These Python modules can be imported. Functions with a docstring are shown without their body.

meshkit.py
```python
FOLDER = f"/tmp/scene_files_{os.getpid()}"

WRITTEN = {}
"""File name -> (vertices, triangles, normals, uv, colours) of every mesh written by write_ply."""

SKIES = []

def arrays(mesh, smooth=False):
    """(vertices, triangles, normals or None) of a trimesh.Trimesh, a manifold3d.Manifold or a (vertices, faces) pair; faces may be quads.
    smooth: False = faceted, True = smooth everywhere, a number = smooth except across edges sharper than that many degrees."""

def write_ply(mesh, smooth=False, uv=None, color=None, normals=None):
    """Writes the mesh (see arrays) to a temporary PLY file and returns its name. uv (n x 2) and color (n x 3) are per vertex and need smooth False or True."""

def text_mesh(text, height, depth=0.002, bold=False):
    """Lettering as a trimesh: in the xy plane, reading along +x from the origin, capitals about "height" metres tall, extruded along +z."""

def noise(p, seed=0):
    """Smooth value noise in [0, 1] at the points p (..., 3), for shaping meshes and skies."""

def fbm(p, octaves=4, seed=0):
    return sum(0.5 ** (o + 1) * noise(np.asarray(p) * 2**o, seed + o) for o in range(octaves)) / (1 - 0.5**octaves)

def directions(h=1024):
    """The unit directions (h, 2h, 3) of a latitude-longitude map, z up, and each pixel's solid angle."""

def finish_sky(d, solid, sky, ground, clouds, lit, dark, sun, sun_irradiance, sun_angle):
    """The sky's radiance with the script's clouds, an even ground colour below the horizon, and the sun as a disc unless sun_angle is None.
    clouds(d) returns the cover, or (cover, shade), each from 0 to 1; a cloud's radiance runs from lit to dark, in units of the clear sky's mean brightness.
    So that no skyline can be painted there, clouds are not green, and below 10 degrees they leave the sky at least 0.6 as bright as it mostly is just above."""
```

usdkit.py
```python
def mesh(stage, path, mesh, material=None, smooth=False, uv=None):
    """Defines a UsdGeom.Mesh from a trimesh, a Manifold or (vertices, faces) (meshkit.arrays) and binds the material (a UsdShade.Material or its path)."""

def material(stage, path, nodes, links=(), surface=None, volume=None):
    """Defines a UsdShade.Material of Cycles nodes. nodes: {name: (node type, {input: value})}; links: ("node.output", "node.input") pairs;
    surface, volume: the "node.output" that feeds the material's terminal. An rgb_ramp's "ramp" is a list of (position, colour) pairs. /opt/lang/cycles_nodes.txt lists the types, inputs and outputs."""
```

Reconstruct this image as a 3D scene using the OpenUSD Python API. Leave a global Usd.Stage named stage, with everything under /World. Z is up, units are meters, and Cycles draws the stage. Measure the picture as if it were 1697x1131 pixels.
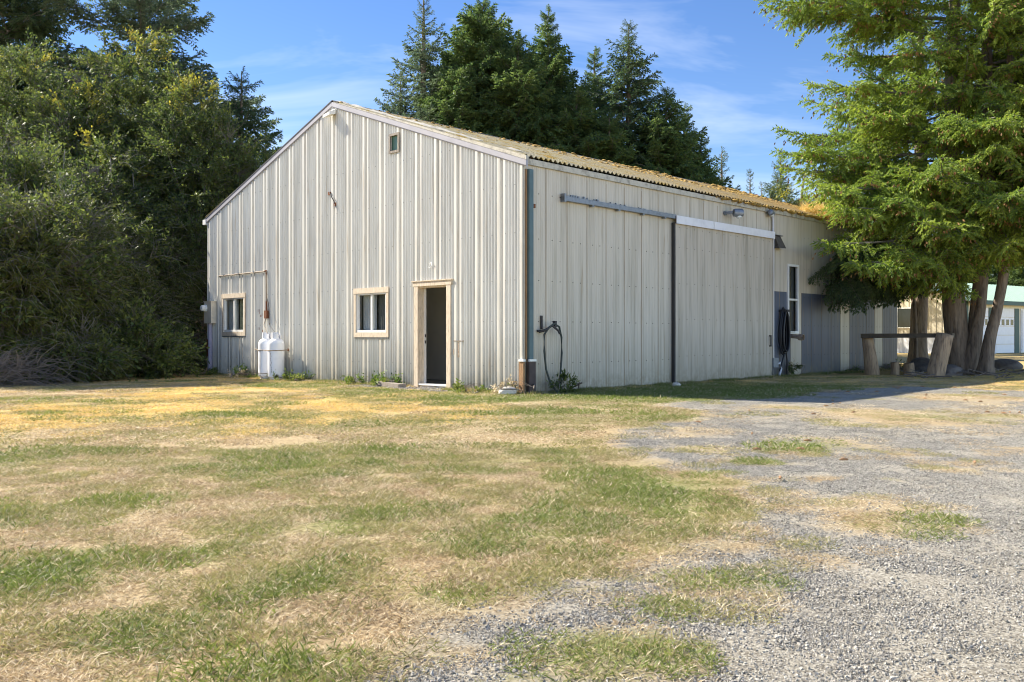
import math, numpy as np, trimesh, usdkit, meshkit, shapely
from pxr import Usd, UsdGeom, UsdLux, UsdShade, Sdf, Gf, Vt

stage = Usd.Stage.CreateInMemory()
UsdGeom.SetStageUpAxis(stage, 'Z'); UsdGeom.SetStageMetersPerUnit(stage, 1.0)
UsdGeom.Xform.Define(stage, '/World'); UsdGeom.Scope.Define(stage, '/World/Looks')

# ---------------------------------------------------------------- camera, sky, sun, exposure
FPX, HZ, CX, ZC = 1484.0, 556.0, 848.5, 1.089        # focal length and horizon in photograph pixels, eye height
cam = UsdGeom.Camera.Define(stage, '/World/camera')
cam.CreateHorizontalApertureAttr(36.0); cam.CreateVerticalApertureAttr(36.0 * 682 / 1024)
cam.CreateFocalLengthAttr(36.0 * FPX / 1697)
cam.CreateVerticalApertureOffsetAttr(-36.0 * 9.5 / 1697)
cam.CreateClippingRangeAttr(Gf.Vec2f(0.05, 5000))
cam.CreateExposureAttr(1.32)
cam.AddTranslateOp().Set((0, 0, ZC)); cam.AddRotateXOp().Set(90)
SUN_EL = math.radians(39.5)
SUN = np.array([-.910 * math.cos(SUN_EL), .4147 * math.cos(SUN_EL), math.sin(SUN_EL)])
sun = UsdLux.DistantLight.Define(stage, '/World/sun')
sun.CreateIntensityAttr(1.25); sun.CreateAngleAttr(0.5); sun.CreateNormalizeAttr(True); sun.CreateColorAttr(Gf.Vec3f(1, .925, .79))
zx = SUN / np.linalg.norm(SUN); xx = np.cross([0, 0, 1], zx); xx /= np.linalg.norm(xx); yx = np.cross(zx, xx)
sun.AddTransformOp().Set(Gf.Matrix4d(*[float(a) for r in (xx, yx, zx) for a in (*r, 0)], 0, 0, 60, 1))
dome = UsdLux.DomeLight.Define(stage, '/World/sky')
dome.CreateIntensityAttr(1.0)
skym = usdkit.material(stage, '/World/Looks/sky', {
    'sky': ('sky_texture', dict(sky_type='single_scattering', sun_disc=False, sun_elevation=SUN_EL, sun_rotation=math.atan2(SUN[0], SUN[1]), altitude=300.0, air_density=1.0, aerosol_density=0.12, ozone_density=1.6)),
    'tc': ('texture_coordinate', {}),
    'map': ('mapping', dict(scale=(1.2, 2.0, 6.5), rotation=(0.1, .16, .5))),
    'n': ('noise_texture', dict(scale=1.5, detail=7.0, roughness=.58, distortion=.7)),
    'r': ('rgb_ramp', dict(ramp=[(0, (0, 0, 0)), (.47, (.01, .01, .01)), (.75, (.5, .5, .5)), (1, (.8, .8, .8))])),
    'sep': ('separate_xyz', {}),
    'low': ('map_range', dict(from_min=.05, from_max=.30, to_min=.55, to_max=0.0, clamp=True)),
    'mx': ('math', dict(math_type='maximum')),
    'c': ('mix', dict(color2=(6.6, 7.1, 7.8))),
    'hs': ('hsv', dict(hue=.512, saturation=1.27, value=1.0)),
    'bg': ('background_shader', dict(strength=0.076))},
    [('tc.generated', 'map.vector'), ('map.vector', 'n.vector'), ('n.fac', 'r.fac'), ('tc.generated', 'sep.vector'), ('sep.z', 'low.value'),
     ('r.color', 'c.fac'), ('sky.color', 'hs.color'), ('hs.color', 'c.color1'), ('c.color', 'bg.color')], surface='bg.background')
UsdShade.MaterialBindingAPI.Apply(dome.GetPrim()).Bind(skym)

# ---------------------------------------------------------------- helpers
USED = {}
def numbered(parent, name):
    k = (parent, name); n = USED.get(k, 0); USED[k] = n + 1
    return f'{parent}/{name}' if n == 0 else f'{parent}/{name}_{n:03d}'
def tag(p, label=None, cat=None, group=None, kind=None):
    p = p.GetPrim() if hasattr(p, 'GetPrim') else p
    for k, v in (('label', label), ('category', cat), ('group', group), ('kind', kind)):
        if v: p.SetCustomDataByKey(k, v)
    return p
def P_(x): return str(x.GetPath()) if hasattr(x, 'GetPath') else x
def thing(name, label, cat, group=None, loc=None, kind=None):
    x = UsdGeom.Xform.Define(stage, numbered('/World', name))
    if loc is not None: x.AddTranslateOp().Set(Gf.Vec3d(*map(float, loc)))
    tag(x, label, cat, group, kind)
    return x.GetPrim()
def obj(name, mesh, mat, parent=None, smooth=False, label=None, kind=None):
    if isinstance(mesh, MB): mesh = mesh.get()
    pr = usdkit.mesh(stage, numbered(P_(parent) if parent is not None else '/World', name), mesh, MAT[mat], smooth=smooth).GetPrim()
    tag(pr, label, kind=kind)
    return pr
class MB:
    def __init__(s): s.v = []; s.f = []; s.n = 0
    def add(s, v, f):
        v = np.asarray(v, float); f = np.asarray(f, int)
        if f.shape[1] == 4: f = np.vstack([f[:, [0, 1, 2]], f[:, [0, 2, 3]]])
        s.v.append(v); s.f.append(f + s.n); s.n += len(v); return s
    def mesh(s, m): return s.add(m.vertices, m.faces)
    def get(s): return (np.vstack(s.v), np.vstack(s.f))
    def tri(s): return sum(map(len, s.f))
    def hexa(s, c):                                   # 8 corners: bottom 4 ccw, top 4 ccw
        return s.add(c, [[0, 3, 2, 1], [4, 5, 6, 7], [0, 1, 5, 4], [1, 2, 6, 5], [2, 3, 7, 6], [3, 0, 4, 7]])
    def tube(s, pts, r, n=6, cap=True):
        pts = np.asarray(pts, float); r = np.broadcast_to(np.asarray(r, float), (len(pts),))
        d = np.gradient(pts, axis=0); d /= np.maximum(np.linalg.norm(d, axis=1, keepdims=True), 1e-9)
        ref = np.array([0, 0, 1.]) if abs(d[0, 2]) < .9 else np.array([1., 0, 0])
        u = np.cross(d, ref); 
        bad = np.linalg.norm(u, axis=1) < 1e-3; u[bad] = np.cross(d[bad], [0, 1., .1]); u /= np.linalg.norm(u, axis=1, keepdims=True)
        w = np.cross(d, u); a = np.arange(n) * 2 * np.pi / n
        v = (pts[:, None] + r[:, None, None] * (np.cos(a)[None, :, None] * u[:, None] + np.sin(a)[None, :, None] * w[:, None])).reshape(-1, 3)
        i = np.arange(len(pts) - 1)[:, None] * n; k = np.arange(n)[None]
        f = np.stack([i + k, i + (k + 1) % n, i + n + (k + 1) % n, i + n + k], -1).reshape(-1, 4)
        f = np.vstack([f[:, [0, 2, 1]], f[:, [0, 3, 2]]])
        if cap:
            e = (len(pts) - 1) * n; j = np.arange(1, n - 1)
            f = np.vstack([f, np.stack([0 * j, j, j + 1], 1), np.stack([e + 0 * j, e + j + 1, e + j], 1)])
        return s.add(v, f)
    def lathe(s, prof, c=(0, 0, 0), n=20):            # prof: (r, z) from the bottom up, around +z
        prof = np.asarray(prof, float); a = np.arange(n) * 2 * np.pi / n
        v = np.stack([prof[:, :1] * np.cos(a), prof[:, :1] * np.sin(a), prof[:, 1:2] + 0 * a], -1).reshape(-1, 3) + c
        i = np.arange(len(prof) - 1)[:, None] * n; k = np.arange(n)[None]
        return s.add(v, np.stack([i + k, i + (k + 1) % n, i + n + (k + 1) % n, i + n + k], -1).reshape(-1, 4))
def nz(v): v = np.asarray(v, float); return v / np.maximum(np.linalg.norm(v, axis=-1, keepdims=True), 1e-9)

# the walls' own frames: t metres along the wall from the near corner, o metres out of it, z up
C0 = np.array([.2178, 16.574]); DR = nz(np.array([.6988, .7153])); DL = np.array([-DR[1], DR[0]]); NG = -DR; NR = -DL
class Wall:
    def __init__(s, c, d, n): s.c, s.d, s.n = np.asarray(c, float), np.asarray(d, float), np.asarray(n, float)
    def __call__(s, t, z, o=0):
        t, z, o = np.broadcast_arrays(*map(np.asarray, (t, z, o)))
        xy = s.c + t[..., None] * s.d + o[..., None] * s.n
        return np.concatenate([xy, z[..., None]], -1)
    def t(s, px, o=0):
        k = (px - CX) / FPX; c = s.c + o * s.n
        return (k * c[1] - c[0]) / (s.d[0] - k * s.d[1])
    def z(s, t, py, o=0): return ZC + (HZ - py) / FPX * (s.c[1] + o * s.n[1] + s.d[1] * t)
    def box(s, mb, t0, t1, z0, z1, o0, o1, dz=0):     # dz raises the t1 end
        q = [s(t0, z0, o0), s(t1, z0 + dz, o0), s(t1, z0 + dz, o1), s(t0, z0, o1), s(t0, z1, o0), s(t1, z1 + dz, o0), s(t1, z1 + dz, o1), s(t0, z1, o1)]
        q = np.array(q)
        if np.cross(s.d, s.n) < 0: q = q[[1, 0, 3, 2, 5, 4, 7, 6]]
        return mb.hexa(q)
def _pane(s, mb, t0, t1, z0, z1, o):
    q = np.array([s(t0, z0, o), s(t1, z0, o), s(t1, z1, o), s(t0, z1, o)]); return mb.add(q[::-1] if np.cross(s.d, s.n) > 0 else q, [[0, 1, 2, 3]])
Wall.pane = _pane
GAB, RGT = Wall(C0, DL, NG), Wall(C0, DR, NR)
def ground(px, py):
    d = FPX * ZC / (py - HZ); return np.array([(px - CX) / FPX * d, d])
def at(px, py, d): return np.array([(px - CX) / FPX * d, d, ZC + (HZ - py) / FPX * d])

# ---------------------------------------------------------------- materials
MAT = {}
def mat(name, color, rough=.6, var=.25, scale=6.0, bump=0.0, bscale=None, metallic=0.0, stretch=(1, 1, 1), spec=.5, dark=None, coord='object', detail=6.0, fac=1.0):
    d = np.array(color, float); lo = np.array(dark, float) if dark is not None else d * (1 - var); hi = np.minimum(d * (1 + var * .6), .95)
    nodes = {'tc': ('texture_coordinate', {}), 'g': ('geometry', {}), 'm': ('mapping', dict(scale=stretch)),
             'n': ('noise_texture', dict(scale=scale, detail=detail, roughness=.62)),
             'r': ('rgb_ramp', dict(ramp=[(.25, tuple(lo)), (.5, tuple(d)), (.75, tuple(hi))])),
             'p': ('principled_bsdf', dict(roughness=rough, metallic=metallic, specular_ior_level=spec))}
    links = [('g.position', 'm.vector'), ('m.vector', 'n.vector'), ('n.fac', 'r.fac'), ('r.color', 'p.base_color')]
    if bump:
        nodes['n2'] = ('noise_texture', dict(scale=bscale or scale * 4, detail=5.0)); nodes['b'] = ('bump', dict(strength=bump, distance=.02))
        links += [('m.vector', 'n2.vector'), ('n2.fac', 'b.height'), ('b.normal', 'p.normal')]
    MAT[name] = usdkit.material(stage, '/World/Looks/' + name, nodes, links, surface='p.BSDF')

def siding(name, base, dirt, streak, rough=.42):
    # painted steel: faint vertical streaks, grime near the foot of the wall, blotches
    MAT[name] = usdkit.material(stage, '/World/Looks/' + name, {
        'g': ('geometry', {}), 'm': ('mapping', dict(scale=(9, 9, .35))), 'n': ('noise_texture', dict(scale=1.0, detail=5.0, roughness=.65)),
        'r': ('rgb_ramp', dict(ramp=[(.3, streak), (.52, base), (.8, tuple(min(1, c * 1.06) for c in base))])),
        'n2': ('noise_texture', dict(scale=.9, detail=6.0, roughness=.7)), 's': ('separate_xyz', {}),
        'mr': ('map_range', dict(from_min=-.05, from_max=1.3, to_min=1.15, to_max=0.0, clamp=True)),
        'mu': ('math', dict(math_type='multiply')), 'mx': ('mix', dict(color2=dirt)),
        'm4': ('mapping', dict(scale=(16, 16, .8), location=(3, 7, 1))), 'n4': ('noise_texture', dict(scale=1.0, detail=4.0, roughness=.6)), 'r4': ('rgb_ramp', dict(ramp=[(.60, (0, 0, 0)), (.74, (.55, .55, .55))])), 'mx4': ('mix', dict(color2=(.30, .20, .10))),
        'mud': ('map_range', dict(from_min=.0, from_max=.42, to_min=.75, to_max=0.0, clamp=True)), 'n5': ('noise_texture', dict(scale=7.0, detail=6.0, roughness=.75)), 'r5': ('rgb_ramp', dict(ramp=[(.40, (0, 0, 0)), (.62, (1, 1, 1))])), 'mu5': ('math', dict(math_type='multiply')), 'mx5': ('mix', dict(color2=(.20, .17, .10))),
        'n3': ('noise_texture', dict(scale=2.6, detail=4.0)), 'b': ('bump', dict(strength=.22, distance=.012)),
        'p': ('principled_bsdf', dict(roughness=rough, specular_ior_level=.4))},
        [('g.position', 'm.vector'), ('m.vector', 'n.vector'), ('n.fac', 'r.fac'), ('g.position', 'n2.vector'), ('g.position', 's.vector'), ('s.z', 'mr.value'),
         ('mr.result', 'mu.value1'), ('n2.fac', 'mu.value2'), ('mu.value', 'mx.fac'), ('r.color', 'mx.color1'), ('mx.color', 'mx4.color1'), ('g.position', 'm4.vector'), ('m4.vector', 'n4.vector'), ('n4.fac', 'r4.fac'), ('r4.color', 'mx4.fac'), ('mx4.color', 'mx5.color1'), ('s.z', 'mud.value'), ('g.position', 'n5.vector'), ('n5.fac', 'r5.fac'), ('mud.result', 'mu5.value1'), ('r5.color', 'mu5.value2'), ('mu5.value', 'mx5.fac'), ('mx5.color', 'p.base_color'), ('g.position', 'n3.vector'), ('n3.fac', 'b.height'), ('b.normal', 'p.normal')], surface='p.BSDF')
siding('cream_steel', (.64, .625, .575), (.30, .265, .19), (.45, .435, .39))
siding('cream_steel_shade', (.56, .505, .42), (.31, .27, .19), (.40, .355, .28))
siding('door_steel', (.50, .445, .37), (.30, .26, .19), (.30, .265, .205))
siding('blue_steel', (.085, .10, .135), (.08, .08, .08), (.065, .08, .105))
siding('far_cream', (.72, .64, .48), (.4, .35, .28), (.62, .55, .42))
mat('trim_lavender', (.37, .36, .395), rough=.5, var=.15, scale=3)
mat('roof_edge_dark', (.035, .04, .055), rough=.7)
mat('casing_wood', (.62, .52, .40), rough=.75, var=.3, scale=8, stretch=(4, 4, 1), dark=(.40, .32, .23), bump=.3)
mat('white_frame', (.78, .77, .74), rough=.4, var=.08)
mat('white_paint', (.74, .74, .77), rough=.5, var=.12, scale=5)
mat('old_white_board', (.47, .44, .37), rough=.8, var=.3, scale=7, dark=(.15, .13, .11), bump=.4, bscale=30)
mat('post_brown', (.33, .19, .09), rough=.75, var=.4, stretch=(8, 8, 1), bump=.3, dark=(.15, .08, .04))
mat('post_dark', (.07, .05, .045), rough=.8, var=.4)
mat('teal_paint', (.075, .13, .145), rough=.45, var=.2)
mat('galvanised', (.24, .26, .29), rough=.45, var=.3, metallic=.6, scale=12)
mat('pipe_grey', (.58, .58, .62), rough=.4, var=.1)
mat('pipe_lavender', (.40, .37, .47), rough=.5, var=.15)
mat('rusty_pipe', (.30, .24, .18), rough=.7, var=.5, scale=25, dark=(.16, .07, .03))
mat('seam_brown', (.30, .22, .13), rough=.8, var=.4, scale=4)
mat('rust', (.17, .06, .025), rough=.9, var=.5, scale=40)
mat('dark_iron', (.035, .033, .035), rough=.6, var=.3)
mat('black_rubber', (.018, .018, .02), rough=.4, var=.3)
mat('green_hose', (.03, .04, .035), rough=.4, var=.3)
mat('tank_white', (.80, .80, .82), rough=.35, var=.06, scale=9)
mat('meter_box', (.60, .54, .44), rough=.6, var=.15)
mat('concrete', (.42, .40, .37), rough=.9, var=.25, scale=9, bump=.4)
mat('stone_pale', (.58, .54, .47), rough=.9, var=.3, scale=12, bump=.5)
mat('stone_dark', (.16, .14, .13), rough=.95, var=.45, scale=10, bump=.6)
mat('old_timber', (.30, .26, .22), rough=.9, var=.4, stretch=(6, 6, 1.5), scale=5, dark=(.12, .10, .08), bump=.6)
mat('log_wood', (.36, .255, .16), rough=.9, var=.5, stretch=(7, 7, 1.2), scale=3, dark=(.09, .065, .05), bump=.8, bscale=9)
mat('log_end', (.38, .28, .19), rough=.9, var=.3, scale=14)
mat('dark_beam', (.10, .08, .055), rough=.9, var=.4, scale=6, bump=.4)
mat('bark', (.22, .165, .12), rough=.95, var=.55, stretch=(5, 5, .9), scale=3.2, dark=(.055, .04, .032), bump=1.0, bscale=8)
mat('bark_grey', (.22, .20, .17), rough=.95, var=.45, stretch=(6, 6, 1.2), scale=4, dark=(.08, .07, .06), bump=.8)
mat('dead_twig', (.17, .14, .115), rough=.9, var=.3)
mat('interior_grey', (.72, .73, .70), rough=.9, var=.1, scale=2)
mat('floor_grey', (.30, .29, .28), rough=.7, var=.2)
mat('blind_grey', (.42, .42, .45), rough=.9, var=.1, scale=3)
mat('curtain', (.40, .38, .27), rough=.9, var=.35, stretch=(10, 10, .6), scale=1.6)
mat('screen_dark', (.12, .12, .125), rough=.9, var=.1)
mat('green_metal_roof', (.36, .50, .40), rough=.4, var=.12, scale=3)
mat('dark_green_trim', (.02, .07, .06), rough=.5, var=.2)
mat('garage_white', (.78, .78, .80), rough=.45, var=.06)
mat('hood_dark', (.075, .065, .055), rough=.9, var=.5, scale=20)
mat('lamp_glass', (.65, .66, .64), rough=.15, var=.05)
mat('vent_green', (.10, .20, .16), rough=.4, var=.2)
mat('window_dark', (.012, .013, .016), rough=.08, var=.1)
mat('red_rag', (.20, .045, .04), rough=.8, var=.5, scale=9)
MAT['glass_pane'] = usdkit.material(stage, '/World/Looks/glass_pane', {'t': ('transparent_bsdf', dict(color=(.86, .9, .88))), 'g': ('glossy_bsdf', dict(color=(1, 1, 1), roughness=.02)), 'f': ('layer_weight', dict(blend=.5)), 'pw': ('math', dict(math_type='power', value2=3.0)), 'sc': ('math', dict(math_type='multiply_add', value2=.75, value3=.07)), 'x': ('mix_closure', {})},
    [('f.facing', 'pw.value1'), ('pw.value', 'sc.value1'), ('sc.value', 'x.fac'), ('t.BSDF', 'x.closure1'), ('g.BSDF', 'x.closure2')], surface='x.closure')
# corrugated cement roof with dry moss
MAT['mossy_roof'] = usdkit.material(stage, '/World/Looks/mossy_roof', {
    'g': ('geometry', {}), 'n': ('noise_texture', dict(scale=2.2, detail=8.0, roughness=.7)), 'r': ('rgb_ramp', dict(ramp=[(.32, (.085, .085, .075)), (.42, (.21, .20, .16)), (.50, (.28, .26, .18)), (.58, (.20, .15, .045)), (.72, (.33, .20, .045))])),
    'n4': ('noise_texture', dict(scale=4.5, detail=9.0, roughness=.8)), 'sx': ('separate_xyz', {}), 'mr': ('map_range', dict(from_min=1.0, from_max=9.0, to_min=.05, to_max=.85, clamp=True)), 'mo': ('mix', {}), 'r2': ('rgb_ramp', dict(ramp=[(.34, (.05, .042, .03)), (.45, (.17, .11, .04)), (.57, (.30, .185, .055)), (.72, (.40, .28, .12))])),
    'n3': ('noise_texture', dict(scale=22.0, detail=6.0)), 'b': ('bump', dict(strength=.9, distance=.03)), 'p': ('principled_bsdf', dict(roughness=.95, specular_ior_level=.2))},
    [('g.position', 'n.vector'), ('n.fac', 'r.fac'), ('g.position', 'sx.vector'), ('sx.x', 'mr.value'), ('mr.result', 'mo.fac'), ('n4.fac', 'r2.fac'), ('g.position', 'n4.vector'), ('r.color', 'mo.color1'), ('r2.color', 'mo.color2'), ('mo.color', 'p.base_color'), ('g.position', 'n3.vector'), ('n3.fac', 'b.height'), ('b.normal', 'p.normal')], surface='p.BSDF')
def leaf(name, a, b, c, trans=.35, rough=.55, tcol=None, spec=.3):
    tcol = tcol or tuple(min(1, x * y) for x, y in zip(b, (1.5, 1.45, .6)))
    MAT[name] = usdkit.material(stage, '/World/Looks/' + name, {
        'g': ('attribute', dict(attribute='tone')), 'oi': ('object_info', {}), 'ad': ('math', dict(math_type='multiply_add', value2=.8)), 'n': ('noise_texture', dict(scale=.35, detail=2.0)),
        'mu': ('math', dict(math_type='multiply', value2=.45)), 'r': ('rgb_ramp', dict(ramp=[(.15, a), (.5, b), (.9, c)])),
        'p': ('principled_bsdf', dict(roughness=rough, specular_ior_level=spec)), 't': ('translucent_bsdf', {}), 'h': ('hsv', dict(saturation=1.1, value=1.35)), 'x': ('mix_closure', dict(fac=trans))},
        [('g.fac', 'ad.value1'), ('oi.random', 'mu.value1'), ('mu.value', 'ad.value3'), ('ad.value', 'r.fac'), ('r.color', 'p.base_color'), ('r.color', 'h.color'), ('h.color', 't.color'), ('p.BSDF', 'x.closure1'), ('t.BSDF', 'x.closure2')], surface='x.closure')
leaf('fir_near', (0.111, 0.183, 0.044), (0.233, 0.336, 0.065), (0.405, 0.476, 0.091))
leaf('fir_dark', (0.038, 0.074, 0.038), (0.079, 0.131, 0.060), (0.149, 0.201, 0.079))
leaf('cedar', (0.057, 0.100, 0.042), (0.106, 0.169, 0.057), (0.193, 0.260, 0.081))
leaf('fir_blue', (0.067, 0.106, 0.074), (0.116, 0.164, 0.097), (0.193, 0.251, 0.135))
leaf('broad_dark', (0.048, 0.077, 0.026), (0.089, 0.133, 0.040), (0.170, 0.203, 0.055))
leaf('broad_yellow', (0.140, 0.175, 0.038), (0.263, 0.280, 0.056), (0.455, 0.403, 0.079))
leaf('willow', (0.046, 0.069, 0.021), (0.086, 0.119, 0.030), (0.153, 0.168, 0.046))
leaf('bright_green', (0.140, 0.245, 0.035), (0.228, 0.385, 0.052), (0.350, 0.490, 0.088))
leaf('weed_green', (.05, .10, .02), (.09, .16, .03), (.16, .22, .05))
leaf('red_leaf', (.12, .03, .03), (.2, .05, .045), (.26, .10, .07))
leaf('dry_brown', (.13, .085, .045), (.22, .15, .08), (.32, .23, .12), trans=.2)
leaf('straw', (0.238, 0.178, 0.103), (0.475, 0.389, 0.243), (0.778, 0.670, 0.486), trans=.25)
leaf('straw_gold', (0.477, 0.318, 0.106), (0.663, 0.477, 0.173), (0.822, 0.663, 0.292), trans=.25)
leaf('grass_green', (.085, .125, .025), (.15, .20, .045), (.25, .28, .08), trans=.3)
leaf('grass_olive', (0.146, 0.153, 0.053), (0.251, 0.251, 0.093), (0.398, 0.358, 0.159), trans=.3)
leaf('grass_brown', (0.228, 0.164, 0.097), (0.392, 0.293, 0.180), (0.588, 0.457, 0.278), trans=.2)
leaf('moss_gold', (.17, .10, .022), (.33, .19, .04), (.46, .30, .08), trans=.1)
leaf('cone_brown', (.16, .08, .03), (.26, .14, .05), (.34, .20, .08), trans=.05)

# ---------------------------------------------------------------- the metal shop building
EAVE, SLOPE, WID, LEN, PAN = 4.36, .353, 12.2, 17.69, .61
def roof_z(t): return EAVE + SLOPE * np.minimum(t, WID - t)
shop = thing('metal_building', 'large cream corrugated metal shop building with mossy low-pitched roof and open side door', 'building')
def holes_split(z0, z1, holes, u0, u1):
    spans = [(z0, z1)]; um = (u0 + u1) / 2
    for (a, b, c, d) in holes:
        if a <= um <= b:
            new = []
            for (p, q) in spans:
                if c > p: new.append((p, min(q, c)))
                if d < q: new.append((max(p, d), q))
            spans = [s for s in new if s[1] - s[0] > .01]
    return spans
def sheet(wall, us, hs, z0, top, holes=(), flip=False):
    # a strip of profiled sheet: columns us (along the wall) with depth hs, from z0 to top(u), with rectangular holes
    mb = MB()
    us = list(us); hs = list(hs)
    for (a, b, *_) in holes:
        for e in (a, b):
            if us[0] < e < us[-1] and min(abs(np.array(us) - e)) > 1e-4:
                hs.append(float(np.interp(e, us, hs))); us.append(e); o = np.argsort(us); us = [us[i] for i in o]; hs = [hs[i] for i in o]
    for i in range(len(us) - 1):
        a, b = us[i], us[i + 1]
        for (p, q) in holes_split(z0, min(top(a), top(b)), holes, a, b):
            last = q >= min(top(a), top(b)) - 1e-6
            qa, qb = (top(a), top(b)) if last else (q, q)
            v = np.array([wall(a, p, hs[i]), wall(b, p, hs[i + 1]), wall(b, qb, hs[i + 1]), wall(a, qa, hs[i])])
            mb.add(v, [[0, 3, 2, 1]] if flip else [[0, 1, 2, 3]])
    return mb
def gable_profile():
    u = [0, .064, .082, .136, .158, .212]; h = [.037, .037, .0, .0, .037, .037]
    k = np.arange(1, 41) / 8.0
    return np.array(u + list(.212 + k * .0796)), np.array(h + list(.0205 + .0165 * np.cos(2 * np.pi * k)))
gu, gh = gable_profile()
G_HOLES = [(2.10, 2.99, .06, 2.10), (4.04, 5.19, 1.16, 2.03), (10.14, 11.28, 1.19, 2.10), (3.67, 3.92, 5.05, 5.37)]
top_g = lambda t: float(roof_z(t)) - .07
rng = np.random.default_rng(5)
for k in range(21):
    t_right = .05 + PAN * (k - 1) + 0.0
    us = t_right + PAN - gu                           # the profile runs from left to right, t from right to left
    us, hs = us[::-1], gh[::-1]
    us = np.clip(us, .0, WID)
    keep = np.concatenate([[True], np.diff(us) > 1e-5]); us, hs = us[keep], hs[keep]
    if us[-1] - us[0] < .02: continue
    hs = hs + rng.normal(0, .0006) + .0015
    obj('wall_panel', sheet(GAB, us, hs, -.02 + rng.uniform(-.01, .02), top_g, G_HOLES, flip=True), 'cream_steel', shop)
# long wall panels with fine ribs
def fine(u0, u1, lap=True, pitch=.0555, amp=.0035):
    n = max(2, int(round((u1 - u0) / pitch))); us = []; hs = []
    for i in range(n):
        p = u0 + (u1 - u0) * i / n; w = (u1 - u0) / n
        us += [p, p + .30 * w, p + .40 * w, p + .62 * w, p + .72 * w]; hs += [0, 0, amp, amp, 0]
    us.append(u1); hs.append(0)
    us, hs = np.array(us), np.array(hs)
    if lap:
        hs = hs.copy(); hs[0] -= .006; hs[-1] -= .006
    return us, hs + .004
R_HOLES = [(10.20, 10.70, 1.20, 2.93)]
top_r = lambda t: EAVE - .09
for k in range(29):
    u0, u1 = k * PAN, (k + 1) * PAN
    us, hs = fine(u0 + .002, u1 - .002)
    hs = hs + rng.normal(0, .001)
    blue = k >= 15 and not any(u0 <= x < u1 for x in (13.42, 16.3))
    under_win = 10.1 < (u0 + u1) / 2 < 10.75
    if k >= 15 and blue:
        zb = 2.27
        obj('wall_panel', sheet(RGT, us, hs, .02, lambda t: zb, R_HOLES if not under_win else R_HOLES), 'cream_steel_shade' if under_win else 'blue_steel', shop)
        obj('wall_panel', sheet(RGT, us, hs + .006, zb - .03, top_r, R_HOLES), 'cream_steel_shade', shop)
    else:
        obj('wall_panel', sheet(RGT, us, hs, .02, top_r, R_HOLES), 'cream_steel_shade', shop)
for k in range(1, 29):
    t = k * PAN
    mb = MB(); RGT.box(mb, t - .006, t + .006, .03, 4.18, -.004, .0035); obj('seam_strip', mb, 'seam_brown', shop)
# the two walls turned away: plain ribbed sheets
FARL, BACK = Wall(C0 + DL * WID, DR, DL), Wall(C0 + DR * LEN, DL, DR)
for k in range(29):
    us, hs = fine(k * PAN + .002, (k + 1) * PAN - .002, pitch=.12)
    obj('wall_panel', sheet(FARL, us, hs, 0, top_r, flip=True), 'cream_steel', shop)
for k in range(20):
    us, hs = fine(k * PAN + .002, (k + 1) * PAN - .002, pitch=.12)
    obj('wall_panel', sheet(BACK, us, hs, 0, top_g), 'cream_steel', shop)
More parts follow.
